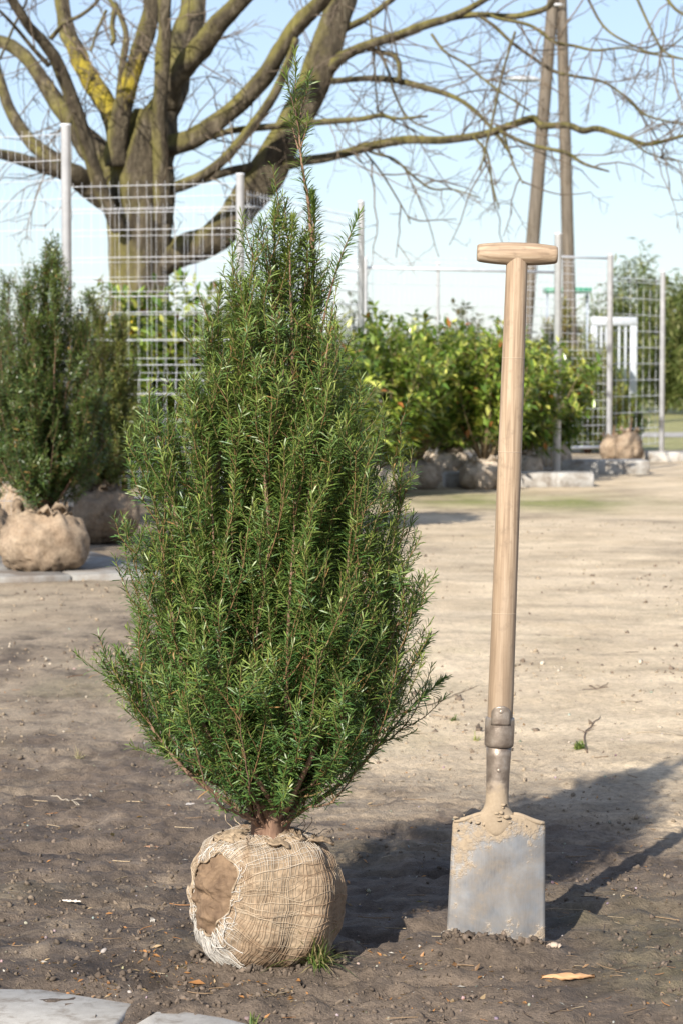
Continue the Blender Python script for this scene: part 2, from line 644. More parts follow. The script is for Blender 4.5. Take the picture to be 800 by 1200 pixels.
def make_crumbs():
    r = np.random.default_rng(11)
    n = 6500
    p = ground_scatter(n, r, y1=8.5, dens=lambda x, y: np.clip((1.08 - sandy(x, y)) * np.clip(0.45 + 0.9 * fbm(x * 3, y * 3, 3, 81), 0.05, 1), 0, 1))
    size = 0.0021 * np.exp(r.normal(0, 0.55, n)).clip(0.4, 2.9)
    # crumbs thrown up against the blade and lying round the foot of the ball
    q = 420
    p[:q, 0] = P_SPADE[0] + r.uniform(-0.115, 0.115, q); p[:q, 1] = P_SPADE[1] - 0.022 - np.abs(r.normal(0, 0.018, q)); size[:q] *= r.uniform(0.9, 2.0, q)
    a_ = r.uniform(math.pi * 0.95, math.pi * 2.05, q)
    k_ = 1 + np.abs(r.normal(0, 0.08, q))
    p[q:2 * q, 0] = P_YEW[0] + np.cos(a_) * 0.125 * k_; p[q:2 * q, 1] = P_YEW[1] + 0.02 + np.sin(a_) * 0.105 * k_; size[q:2 * q] *= r.uniform(0.8, 1.7, q)
    X, Y, Z = rand_frames(n, r)
    tv = ICO_V * (1 + 0.0)
    O = np.stack([p[:, 0], p[:, 1], ground_h(p[:, 0], p[:, 1]) + size * 0.25], 1)
    sx = size * r.uniform(0.8, 1.6, n); sy = size * r.uniform(0.7, 1.2, n); sz = size * r.uniform(0.6, 1.0, n)
    s = sandy(p[:, 0], p[:, 1])[:, None]
    c = (1 - s) * np.array([0.115, 0.088, 0.067]) + s * np.array([0.34, 0.275, 0.195])
    c = c * r.uniform(0.6, 1.35, (n, 1))
    mb = MB()
    for m_, tv, tf in ((size > 0.0032, ICO_V, ICO_F), (size <= 0.0032, OCT_V, OCT_F)):
        V, F = scatter(tv, tf, O[m_], (X * sx[:, None])[m_], (Y * sy[:, None])[m_], (Z * sz[:, None])[m_])
        V = V + 0.27 * np.repeat(size[m_], len(tv))[:, None] * r.normal(size=V.shape)
        mb.add(V, F, np.repeat(c[m_], len(tv), 0))
    n2_ = 2600
    p2 = ground_scatter(n2_, r, y1=17, dens=lambda x, y: np.clip(smooth(6.0, 8.5, y) * np.clip(0.3 + 0.9 * fbm(x * 1.1, y * 1.1, 3, 83), 0.03, 1), 0, 1))
    s2 = 0.0042 * np.exp(r.normal(0, 0.5, n2_)).clip(0.4, 3.2)
    X, Y, Z = rand_frames(n2_, r)
    O2 = np.stack([p2[:, 0], p2[:, 1], ground_h(p2[:, 0], p2[:, 1]) + s2 * 0.2], 1)
    V, F = scatter(OCT_V, OCT_F, O2, X * s2[:, None] * 1.3, Y * s2[:, None], Z * s2[:, None] * 0.8)
    V = V + 0.22 * np.repeat(s2, 6)[:, None] * r.normal(size=V.shape)
    c2 = np.array([[0.15, 0.115, 0.085], [0.30, 0.24, 0.17], [0.42, 0.36, 0.28]])[r.choice(3, n2_, p=[.5, .35, .15])] * r.uniform(0.7, 1.2, (n2_, 1))
    mb.add(V, F, np.repeat(c2, 6, 0))
    tag(mb.build('soil_crumbs', m_attr('crumb_soil', 0.95, 150, 0.5, 0.002), smooth=False), 'loose dark soil crumbs strewn over the bare ground', 'soil', kind='stuff')
    # pebbles
    n = 420
    p = ground_scatter(n, r, y1=10)
    size = 0.0022 * np.exp(r.normal(0, 0.45, n)).clip(0.5, 2.6)
    X, Y, Z = rand_frames(n, r)
    O = np.stack([p[:, 0], p[:, 1], ground_h(p[:, 0], p[:, 1]) + size * 0.3], 1)
    V, F = scatter(ICO_V, ICO_F, O, X * size[:, None] * 1.3, Y * size[:, None], Z * size[:, None] * 0.8)
    V = V + 0.08 * np.repeat(size, len(ICO_V))[:, None] * r.normal(size=V.shape)
    c = np.array([0.28, 0.25, 0.215]) * r.uniform(0.5, 1.35, (n, 1)) * (1 + 0.1 * r.normal(size=(n, 3)))
    mb = MB(); mb.add(V, F, np.repeat(c, len(ICO_V), 0))
    tag(mb.build('pebbles', m_attr('pebble', 0.8, 90, 0.2, 0.001)), 'small pale pebbles scattered over the bare soil', 'pebbles', kind='stuff')
    # straw, needle litter and twig bits
    n = 1150
    p = ground_scatter(n, r, y1=12, dens=lambda x, y: np.clip(0.35 + 0.8 * fbm(x * 2.2, y * 2.2, 3, 91), 0.05, 1))
    L = 0.013 * np.exp(r.normal(0, 0.75, n)).clip(0.4, 5)
    a = r.uniform(0, 2 * math.pi, n)
    K = 4
    tt = np.linspace(-0.5, 0.5, K)
    bend = r.normal(0, 0.35, n)
    P = np.zeros((n, K, 3))
    P[:, :, 0] = p[:, :1] + L[:, None] * (np.cos(a)[:, None] * tt - np.sin(a)[:, None] * bend[:, None] * (tt ** 2))
    P[:, :, 1] = p[:, 1:] + L[:, None] * (np.sin(a)[:, None] * tt + np.cos(a)[:, None] * bend[:, None] * (tt ** 2))
    P[:, :, 2] = ground_h(P[:, :, 0], P[:, :, 1]).max(1, keepdims=True) + 0.0008 + r.uniform(0, .0012, (n, 1))
    R = np.repeat(np.clip(L * 0.028, 0.0003, 0.0011)[:, None], K, 1)
    V, fl = tubes(P, R, 3)
    cc = np.array([[0.36, 0.28, 0.18], [0.22, 0.15, 0.09], [0.09, 0.065, 0.05], [0.33, 0.16, 0.065]])[r.choice(4, n, p=[.30, .32, .26, .12])] * r.uniform(0.7, 1.3, (n, 1))
    mb = MB(); mb.add(V, fl[0], np.repeat(cc, K * 3, 0))
    tag(mb.build('straw_litter', MAT['twig']), 'bits of straw and fine twig littering the soil', 'litter', kind='stuff')
    # dead leaves / bark flakes, mostly orange-brown near the paving
    n = 1000
    p = ground_scatter(n, r, y1=8, dens=lambda x, y: np.clip(1.15 * np.exp(-((x + 0.25) / 0.42) ** 2 - ((y - 4.22) / 0.16) ** 2) * np.clip(0.4 + 1.2 * fbm(x * 9, y * 9, 2, 97), 0, 1) + 0.05, 0, 1))
    size = 0.0038 * np.exp(r.normal(0, 0.40, n))
    X, Y, Z = rand_frames(n, r)
    Zt = norm(np.stack([r.normal(0, .5, n), r.normal(0, .5, n), np.ones(n)], 1))
    X = norm(np.cross(X, Zt)); Y = np.cross(Zt, X)
    lv = np.array([[-1, 0, 0], [-.2, .5, .25], [0.9, .1, .1], [-.1, -.5, .2], [0.1, 0, -.05]]); lf = np.array([[0, 4, 1], [1, 4, 2], [2, 4, 3], [3, 4, 0]])
    O = np.stack([p[:, 0], p[:, 1], ground_h(p[:, 0], p[:, 1]) + size * 0.30], 1)
    V, F = scatter(lv, lf, O, X * size[:, None] * 1.3, Y * size[:, None], Zt * size[:, None])
    cc = np.array([[0.36, 0.17, 0.06], [0.42, 0.30, 0.17], [0.22, 0.13, 0.07], [0.5, 0.46, 0.40]])[r.choice(4, n, p=[.42, .26, .24, .08])] * r.uniform(0.7, 1.25, (n, 1))
    mb = MB(); mb.add(V, F, np.repeat(cc, len(lv), 0))
    tag(mb.build('leaf_litter', MAT['softleaf'], smooth=False), 'small orange brown leaf flakes lying on the soil', 'litter', kind='stuff')


make_crumbs()


# ------------------------------------------------------------------ burlap root balls
def m_burlap(name, c0, c1, dirt, wscale=210.0):
    t = NT(name)
    v = t.coord()
    n1 = t.noise(9, v, 5, 0.6); n2 = t.noise(70, v, 4, 0.65); n3 = t.noise(5.0, v, 5, 0.65, 0.3)
    wa = t.n('ShaderNodeTexWave', wave_type='BANDS', bands_direction='Z'); wa.inputs['Scale'].default_value = wscale / (10 if wscale > 100 else 2); wa.inputs['Distortion'].default_value = 2.5; wa.inputs['Detail'].default_value = 2; t.l(v, wa.inputs['Vector'])
    wb = t.n('ShaderNodeTexWave', wave_type='BANDS', bands_direction='X'); wb.inputs['Scale'].default_value = wscale / (10 if wscale > 100 else 2); wb.inputs['Distortion'].default_value = 2.5; wb.inputs['Detail'].default_value = 2; t.l(v, wb.inputs['Vector'])
    weave = t.math('MAXIMUM', wa.outputs['Fac'], wb.outputs['Fac'])
    c = t.mix(t.ramp(n1, [(0.3, 0.0), (0.7, 1.0)]), c0, c1)
    c = t.mix(t.ramp(n3, [(0.48, 0.0), (0.66, 0.9)]), c, dirt)
    c = t.mix(0.35 if wscale < 100 else 0.7, c, t.mix(1.0, c, t.ramp(weave, [(0.2, 0.68), (0.8, 1.1)]), 'MULTIPLY'))
    c = t.mix(1.0, c, t.ramp(n2, [(0.25, 0.72), (0.75, 1.22)]), 'MULTIPLY')
    h = t.math('ADD', t.math('MULTIPLY', weave, 0.5), n2)
    return t.principled(c, 0.95, 0, 0.15, t.bump(h, 0.6, 0.004))


MAT['burlap'] = m_burlap('burlap', (0.215, 0.155, 0.102), (0.33, 0.255, 0.175), (0.165, 0.112, 0.072))
MAT['burlap_bg'] = m_burlap('weathered_burlap', (0.24, 0.175, 0.12), (0.36, 0.285, 0.205), (0.095, 0.066, 0.045), 99)
MAT['burlap_pale'] = m_burlap('pale_burlap', (0.40, 0.33, 0.255), (0.54, 0.46, 0.37), (0.24, 0.185, 0.135), 99)
MAT['clay'] = m_bark('dried_ball_soil', (0.085, 0.054, 0.034), (0.215, 0.145, 0.09), 38, 1.0, 0.6, 0.004)


def lump(d, seed):
    return 0.6 * fbm(d[..., 0] * 2.1 + 5, d[..., 2] * 2.1 + d[..., 1] * 1.3, 3, seed) + 0.4 * fbm(d[..., 1] * 2.5 - 3, d[..., 2] * 1.7 - d[..., 0], 3, seed + 7)


def ball_surface(d, half, seed, amp=0.05, e=2.6):
    """d: unit directions -> points of a squarish lumpy ball with half sizes"""
    q = d / np.array(half)
    rr = (np.abs(q[..., 0]) ** e + np.abs(q[..., 1]) ** e + np.abs(q[..., 2]) ** e) ** (-1 / e)
    rr = rr * (1 + amp * lump(d, seed))
    return d * rr[..., None]


def make_root_ball(parent, half, seed, z0, mat, tuft=True):
    """a balled root clump: lumpy burlap body with folds drawn up to a tied neck (child of its plant)"""
    r = np.random.default_rng(seed)
    nu, nv = 60, 38
    u = np.linspace(0, 2 * math.pi, nu, endpoint=False); v = np.linspace(0.02, math.pi - 0.02, nv)
    U, Vv = np.meshgrid(u, v)
    d = np.stack([np.sin(Vv) * np.cos(U), np.sin(Vv) * np.sin(U), np.cos(Vv)], -1)
    p = ball_surface(d, half, seed, 0.10, 2.4)
    cu, su = np.cos(U), np.sin(U)
    wob = 1.4 * fbm(cu * 1.5 + seed, su * 1.5 + Vv * 1.2, 3, seed + 3)
    fold = 1 - 2 * np.abs(np.sin(U * 4.5 + 2.2 * wob)) ** 0.7
    k = 0.055 * np.exp(-((Vv - 0.65) / 0.6) ** 2)
    crease = np.abs(fbm(cu * 2.6 + Vv * 1.7 + seed, su * 2.6 - Vv * 1.1, 4, seed + 5))
    p = p * (1 + (k * fold - 0.085 * np.exp(-(crease / 0.09) ** 2) + 0.05 * crease)[..., None])
    # ragged hollow where the cloth has torn open
    hol = norm(np.array([-0.62, -0.62, 0.45]) + r.normal(0, 0.15, 3))
    hd = np.arccos(np.clip(d @ hol, -1, 1)) + 0.18 * fbm(cu * 3, su * 3 + Vv * 3, 3, seed + 8)
    p = p * (1 - 0.13 * np.exp(-(hd / 0.30) ** 2) + 0.05 * np.exp(-((hd - 0.42) / 0.08) ** 2))[..., None]
    p[..., 2] += z0
    i = np.arange(nu)[None] + np.arange(nv - 1)[:, None] * nu
    j = (np.arange(nu)[None] + 1) % nu + np.arange(nv - 1)[:, None] * nu
    F = np.stack([i, i + nu, j + nu, j], -1).reshape(-1, 4)
    mb = MB(); mb.add(p.reshape(-1, 3), F)
    b = mb.build('root_ball', mat, parent)
    if tuft:
        # frayed cloth ends drawn up round the stem
        mb = MB()
        for k in range(5):
            a = k * 1.3 + r.uniform(0, 1.3)
            R0 = half[0] * r.uniform(0.15, 0.6)
            base = np.array([math.cos(a) * R0, math.sin(a) * R0, z0 + half[2] * 0.90])
            out = np.array([math.cos(a), math.sin(a), 0.0])
            side = np.array([-math.sin(a), math.cos(a), 0])
            n = 5
            g = []
            for s_ in np.linspace(0, 1, n):
                for w_ in np.linspace(-1, 1, 4):
                    g.append(base + out * s_ * half[0] * 0.24 + side * w_ * half[0] * (0.26 - 0.14 * s_) + np.array([0, 0, half[2] * ((0.10 + 0.24 * ((k * 7) % 5) / 4) * math.sin(s_ * 2.4) + 0.14 * math.sin(w_ * 3 + k))]) + r.normal(0, 0.02 * half[0], 3))
            q = [(a_ * 4 + b_, a_ * 4 + b_ + 1, a_ * 4 + b_ + 5, a_ * 4 + b_ + 4) for a_ in range(n - 1) for b_ in range(3)]
            mb.add(np.array(g), np.array(q))
        o = tag(mb.build('cloth_flap', mat, b), kind='stuff')
        md = o.modifiers.new('thick', 'SOLIDIFY'); md.thickness = 0.006
    return b


def make_hero_ball(parent):
    """the balled root of the yew in front: burlap with real threads converging on a bare soil face"""
    r = np.random.default_rng(3)
    half = (88 / S_YEW, 0.135, 80 / S_YEW)
    cz = half[2] - 0.012
    cen = np.array([-3.0 / S_YEW, 0.02, cz])
    A = norm(np.array([-0.72, -0.64, 0.20]))              # axis towards the open soil face
    B = norm(np.cross(A, np.array([0, 0, 1.0]))); Cc = np.cross(A, B)
    th0 = 0.43

    def dirs(th, ph):
        th, ph = np.broadcast_arrays(th, ph)
        return A * np.cos(th)[..., None] + (B * np.cos(ph)[..., None] * 0.92 + Cc * np.sin(ph)[..., None] * 1.22) * np.sin(th)[..., None]

    def surf(th, ph, off=0.0):
        th, ph = np.broadcast_arrays(np.asarray(th, float), np.asarray(ph, float))
        th = th + th0 * (0.13 * np.sin(2 * ph + 0.6) + 0.07 * np.sin(3 * ph + 2) + 0.045 * np.sin(7 * ph + 1)) * np.exp(-np.maximum(th - th0, 0) / 0.3)
        d = norm(dirs(th, ph))
        p = ball_surface(d, half, 4, 0.055, 2.7)
        # shallow folds running from the soil face, strongest close to it
        fd = 0.0030 * np.sin(ph * 13 + 2.5 * np.sin(ph * 2)) * np.exp(-((th - th0 - 0.35) / 0.25) ** 2) + 0.003 * np.sin(th * 9 + ph * 2)
        fd = fd + 0.004 * fbm(ph * 2.0, th * 3.0, 3, 19)
        return p + d * (fd + off)[..., None] + cen

    nu, nv = 150, 70
    ph = np.linspace(0, 2 * math.pi, nu, endpoint=False); th = np.linspace(th0, math.pi - 0.03, nv)
    PH, TH = np.meshgrid(ph, th)
    p = surf(TH, PH, np.zeros_like(TH))
    i = np.arange(nu)[None] + np.arange(nv - 1)[:, None] * nu
    j = (np.arange(nu)[None] + 1) % nu + np.arange(nv - 1)[:, None] * nu
    F = np.stack([i, j, j + nu, i + nu], -1).reshape(-1, 4)
    mb = MB(); mb.add(p.reshape(-1, 3), F)
    # the far end closes with a small cap
    mb.f.append(np.array([[(nv - 1) * nu + k for k in range(nu)]]))
    ball = mb.build('root_ball', MAT['burlap'], parent)
    tag(ball, 'burlap wrapped root ball with a bare soil face')
    # bare soil face, slightly sunk behind the rim
    nr = 22
    mb = MB()
    rim = surf(np.full(nu, th0 + 0.03), ph, np.full(nu, -0.0005))
    rim = rim + 0.0
    mid = rim.mean(0)
    v = []
    for k in range(nr):
        f = k / (nr - 1)
        rs = rim
        for _ in range(int(60 * min(1, f * 3))):
            rs = (np.roll(rs, 1, 0) + rs + np.roll(rs, -1, 0)) / 3
        q = rs * (1 - f) + mid * f
        bul = 0.020 * (1 - (1 - f) ** 2) - 0.001
        q = q + A * (bul + 0.0065 * fbm(q[:, 2] * 60, q[:, 0] * 60, 4, 23, 0.6)[:, None] + 0.004 * fbm(q[:, 2] * 14, q[:, 0] * 14, 2, 29)[:, None]) if True else q
        v.append(q)
    v = np.concatenate(v)
    i = np.arange(nu)[None] + np.arange(nr - 1)[:, None] * nu
    j = (np.arange(nu)[None] + 1) % nu + np.arange(nr - 1)[:, None] * nu
    mb.add(v, np.stack([i, i + nu, j + nu, j], -1).reshape(-1, 4))
    face = mb.build('soil_face', MAT['clay'], ball)
    tag(face, 'smooth brown bare soil face of the root ball')
    # threads: lengthwise ones converge at the soil face, crosswise ones ring it
    vt, ct = MB(), None
    tan, white = np.array([0.44, 0.350, 0.250]), np.array([0.62, 0.585, 0.53])

    def tcol(pt, n):
        d = pt - cen
        wz = smooth(0.15, 0.75, -d[:, 0] / half[0]) * (1 - smooth(-0.35, 0.10, d[:, 2] / half[2]))
        wz = np.maximum(wz, smooth(0.55, 0.8, d[:, 2] / half[2]) * 0.45)
        nz = fbm(d[:, 0] * 25, d[:, 2] * 25, 3, 13)
        c = tan * (1 - wz[:, None]) + white * wz[:, None]
        sm = np.exp(-(((d[:, 0] + 0.005) / 0.045) ** 2 + ((d[:, 2] + 0.02) / 0.06) ** 2))
        dirt = smooth(0.1, 0.6, nz + 0.2 - 0.5 * wz + 0.75 * sm)[:, None]
        return c * (1 - dirt) + np.array([0.30, 0.205, 0.13]) * dirt

    def threads(P, R, sides=3):
        V, fl = tubes(P, R, sides)
        c = tcol(P.reshape(-1, 3), 0)
        vt.add(V, fl[0], np.repeat(c, sides, 0))

    nm, km = 132, 44
    ph0 = np.linspace(0, 2 * math.pi, nm, endpoint=False) + r.normal(0, 0.012, nm)
    t_ = np.linspace(0, 1, km)
    TH = th0 - 0.01 + (math.pi - 0.1 - th0) * t_[None] ** 1.0 + r.normal(0, 0.006, (nm, 1))
    PH = ph0[:, None] + 0.05 * fbm(TH * 3 + ph0[:, None] * 5, ph0[:, None] * 9, 3, 37) + 0.35 * t_[None] ** 2
    rag = r.uniform(0, 1, (nm, 1))
    P = surf(TH, PH, np.full(TH.shape, 0.0008) + 0.0006 * r.normal(size=(nm, 1)))
    threads(P, np.broadcast_to(0.00065 * r.uniform(0.6, 1.4, (nm, 1)), (nm, km)))
    nr_, kr = 62, 120
    th1 = np.linspace(th0 + 0.02, math.pi - 0.2, nr_) + r.normal(0, 0.007, nr_)
    phk = np.linspace(0, 2 * math.pi, kr)
    PH = np.broadcast_to(phk[None], (nr_, kr)); TH = th1[:, None] + 0.03 * fbm(np.cos(PH) * 4 + th1[:, None] * 5, np.sin(PH) * 4, 3, 39)
    P = surf(TH, PH, np.full(TH.shape, 0.0010))
    threads(P, np.broadcast_to(0.00055 * r.uniform(0.6, 1.3, (nr_, 1)), (nr_, kr)))
    # gathered bundle of white threads at the rim and the lower fan
    nb, kb = 260, 12
    ph2 = r.uniform(0, 2 * math.pi, nb)
    low = r.uniform(size=nb) < 0.62
    # rim angle that points down-left in the picture
    cand = surf(np.full(400, th0 + 0.25), np.linspace(0, 2 * math.pi, 400), np.zeros(400)) - cen
    score = -cand[:, 0] / half[0] * 0.55 - cand[:, 2] / half[2] * 1.0
    phlow = np.linspace(0, 2 * math.pi, 400)[np.argmax(score)]
    ph2 = np.where(low, phlow - 0.12 + r.normal(0, 0.42, nb), ph2)
    s0 = th0 + r.uniform(-0.02, 0.10, nb); ln = r.uniform(0.15, 0.75, nb) * np.where(low, 1.15, 0.14)
    tk = np.linspace(0, 1, kb)
    TH = s0[:, None] + ln[:, None] * tk[None]
    PH = ph2[:, None] + r.normal(0, 0.14, (nb, 1)) * tk[None] + 0.03 * np.sin(tk[None] * r.uniform(2, 6, (nb, 1)) + r.uniform(0, 6, (nb, 1)))
    P = surf(TH, PH, np.full(TH.shape, 0.0022) + 0.0012 * r.normal(size=(nb, 1)))
    V, fl = tubes(P, np.broadcast_to(0.0006 * r.uniform(0.6, 1.3, (nb, 1)), (nb, kb)), 4)
    vt.add(V, fl[0], np.repeat(np.broadcast_to(white * 0.95, (nb * kb, 3)) * np.repeat(r.uniform(0.75, 1.08, (nb, 1)), kb, 0), 4, 0))
    net = vt.build('threads', m_attr('burlap_thread', 0.9, 300, 0.2, 0.0005, 0.8, 1.15), ball)
    tag(net, kind='stuff')
    # rim roll: a crumpled rope of cloth round the soil face
    K = 160
    ph3 = np.linspace(0, 2 * math.pi, K)
    P = surf(th0 + 0.015 * np.sin(ph3 * 7), ph3, 0.001 + 0.002 * np.sin(ph3 * 11 + 1))
    mb = MB(); mb.tube(P, 0.0019 * (1 + 0.35 * np.sin(ph3 * 19)), 7, cap=False)
    mb.build('rim_roll', MAT['burlap'], ball)
    # crumpled cloth collar and dry plant bits on top around the stem
    top = cen + np.array([0, 0, half[2]])
    mb = MB()
    for k in range(10):
        a = r.uniform(0, 2 * math.pi); R0 = r.uniform(0.03, 0.085)
        c0 = np.array([top[0] + math.cos(a) * R0 * 1.15, top[1] + math.sin(a) * R0, 0])
        d = norm(np.array([[c0[0] - cen[0], c0[1] - cen[1], half[2] * 0.95]]))
        c0 = ball_surface(d, half, 4, 0.055, 2.7)[0] + cen + np.array([0, 0, -0.004])
        a2 = a + r.normal(0, 0.6)
        out = np.array([math.cos(a2), math.sin(a2), 0]); side = np.array([-out[1], out[0], 0])
        L, W_ = r.uniform(0.02, 0.045), r.uniform(0.012, 0.028)
        n, m_ = 7, 6
        g = []
        for s_ in np.linspace(-0.5, 1, n):
            for w_ in np.linspace(-1, 1, m_):
                g.append(c0 + out * s_ * L + side * w_ * W_ + np.array([0, 0, 0.006 * math.sin((s_ + .5) * 2.0) + 0.004 * math.sin(w_ * 5 + k) + 0.003 * r.normal()]))
        q = [(a_ * m_ + b_, a_ * m_ + b_ + 1, a_ * m_ + b_ + m_ + 1, a_ * m_ + b_ + m_) for a_ in range(n - 1) for b_ in range(m_ - 1)]
        mb.add(np.array(g), np.array(q))
    o = tag(mb.build('cloth_collar', MAT['burlap'], ball), kind='stuff')
    md = o.modifiers.new('thick', 'SOLIDIFY'); md.thickness = 0.003
    # loose twine ends
    mb = MB()
    for k in range(16):
        a = r.uniform(0, 2 * math.pi); R0 = r.uniform(0.05, 0.11)
        d = norm(np.array([[math.cos(a) * R0, math.sin(a) * R0, half[2]]]))
        c0 = ball_surface(d, half, 4, 0.055, 2.7)[0] + cen
        pts = [c0]
        dr = np.array([math.cos(a), math.sin(a), 0.5])
        for q in range(4):
            dr = norm(dr + r.normal(0, 0.5, 3)); pts.append(pts[-1] + dr * 0.010)
        mb.tube(catmull(pts, 9), 0.0009, 4, cap=True, col=tan)
    tag(mb.build('twine_ends', m_attr('twine', 0.9, 300), ball), kind='stuff')
    return top


# ------------------------------------------------------------------ yews
NEEDLE_V = np.array([[0.0, 0.32, 0], [0.0, -0.32, 0], [0.62, 0.55, 0.06], [0.72, -0.5, 0.06], [1.0, 0.05, 0]])
NEEDLE_F = np.array([[0, 1, 3], [0, 3, 2], [2, 3, 4]])
NEEDLE2_V = np.array([[0.0, 0, 0], [0.42, 0.5, 0.05], [0.42, -0.5, 0.05], [1.0, 0, 0]])
NEEDLE2_F = np.array([[0, 2, 1], [1, 2, 3]])


def interp_path(P, t):
    """P [N,K,3], t [N,M] in 0..1 -> points, tangents"""
    N, K = P.shape[:2]
    x = t * (K - 1)
    i = np.clip(x.astype(int), 0, K - 2); u = (x - i)[..., None]
    a = np.take_along_axis(P, i[..., None], 1); b = np.take_along_axis(P, (i + 1)[..., None], 1)
    return a + (b - a) * u, norm(b - a)


def needles_on(mb, P, L, r, spacing, nl, nw, pal, t0=0.0, flat=0.85):
    """needles along the shoots P [N,K,3] of length L [N]"""
    N = len(P)
    cnt = np.maximum((L * (1 - t0) / spacing).astype(int), 3)
    sid = np.repeat(np.arange(N), cnt)
    first = np.cumsum(cnt) - cnt
    k = np.arange(len(sid)) - first[sid]
    t = t0 + (1 - t0) * (k + 0.5) / cnt[sid]
    Pt, Tg = interp_path(P[sid], t[:, None])
    Pt, Tg = Pt[:, 0], Tg[:, 0]
    n = len(sid)
    # two-ranked tendency on flat shoots, all round on erect ones
    up = np.array([0, 0, 1.0])
    side = np.cross(Tg, up); sl = np.linalg.norm(side, axis=1, keepdims=True)
    side = np.where(sl > 0.05, side / np.maximum(sl, 1e-6), np.array([[1.0, 0, 0]]))
    nor = np.cross(side, Tg)
    erect = np.abs(Tg[:, 2])
    a = k * 2.3999 + r.uniform(0, 6.28, N)[sid] + r.normal(0, 0.35, n)
    ca, sa = np.cos(a), np.sin(a)
    sq = 1 - flat * (1 - erect) * 0.85
    rad = norm(side * ca[:, None] + nor * (sa * sq)[:, None] + nor * 0.12)
    tipness = smooth(0.80, 1.0, t)
    ang = np.radians(66 - 34 * tipness + r.normal(0, 8, n))
    D = norm(Tg * np.cos(ang)[:, None] + rad * np.sin(ang)[:, None])
    ln = nl * (1 - 0.35 * tipness) * r.uniform(0.72, 1.15, n) * (0.75 + 0.25 * smooth(0, 0.15, t))
    Yv = norm(np.cross(Tg, D)); Zv = np.cross(D, Yv)
    ro = r.normal(0, 0.35, n)
    Yr = Yv * np.cos(ro)[:, None] + Zv * np.sin(ro)[:, None]; Zr = np.cross(D, Yr)
    NV, NF = (NEEDLE_V, NEEDLE_F) if nl < 0.0305 else (NEEDLE2_V, NEEDLE2_F)
    V, F = scatter(NV, NF, Pt, D * ln[:, None], Yr * (nw * r.uniform(0.8, 1.15, n))[:, None], Zr * (ln * 1.2)[:, None])
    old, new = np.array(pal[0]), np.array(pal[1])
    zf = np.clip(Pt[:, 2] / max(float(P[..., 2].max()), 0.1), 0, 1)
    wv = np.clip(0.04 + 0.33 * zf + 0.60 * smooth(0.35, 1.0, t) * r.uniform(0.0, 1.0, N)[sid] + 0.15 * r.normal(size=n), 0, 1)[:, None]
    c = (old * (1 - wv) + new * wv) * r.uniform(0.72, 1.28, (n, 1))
    br = (r.uniform(size=n) < 0.012)[:, None]
    c = np.where(br, np.array([0.30, 0.17, 0.06]), c)
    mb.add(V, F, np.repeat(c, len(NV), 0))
    return n


def spawn(P, L, R, r, tlo, thi, per_m, amin, amax, lmin, lmax, K=6, up=0.35, outward=None, taper=0.45):
    """side shoots from parents P; returns child paths, lengths, base radii, parent index, parent t"""
    N = len(P)
    cnt = np.maximum(r.poisson(L * (thi - tlo) * per_m), 1)
    sid = np.repeat(np.arange(N), cnt)
    n = len(sid)
    t = r.uniform(tlo, thi, n)
    O, T = interp_path(P[sid], t[:, None]); O, T = O[:, 0], T[:, 0]
    rv = norm(r.normal(size=(n, 3)))
    if outward is not None:
        o = O - outward; o[:, 2] = 0
        rv = norm(rv + norm(o) * 0.55)
    rad = norm(rv - T * np.sum(rv * T, 1, keepdims=True))
    ang = np.radians(r.uniform(amin, amax, n))
    D = norm(T * np.cos(ang)[:, None] + rad * np.sin(ang)[:, None])
    ln = r.uniform(lmin, lmax, n) * (1 - taper * t)
    C = np.zeros((n, K, 3)); C[:, 0] = O
    d = D
    for k in range(1, K):
        d = norm(d + np.array([0, 0, up / K * 2.0]) + r.normal(0, 0.06, (n, 3)))
        C[:, k] = C[:, k - 1] + d * (ln / (K - 1))[:, None]
    return C, ln, sid, t


def clip_env(C, ln, base, env, H, r, slack=0.10):
    """shorten shoots that leave the crown outline"""
    t = np.linspace(0, 1, C.shape[1])
    z = (C[..., 2] - base[2]) / H
    rr = np.hypot(C[..., 0] - base[0], C[..., 1] - base[1])
    lim = env(z) * (1 + slack * r.uniform(-1, 1, (len(C), 1)))
    ok = np.cumprod(rr <= lim, 1).sum(1)
    f = np.clip(ok / C.shape[1], 0, 1)
    keep = f > 0.3
    f = f[keep]; C = C[keep]
    tt = t[None] * f[:, None]
    Cn, _ = interp_path(C, tt)
    return Cn, ln[keep] * f, keep


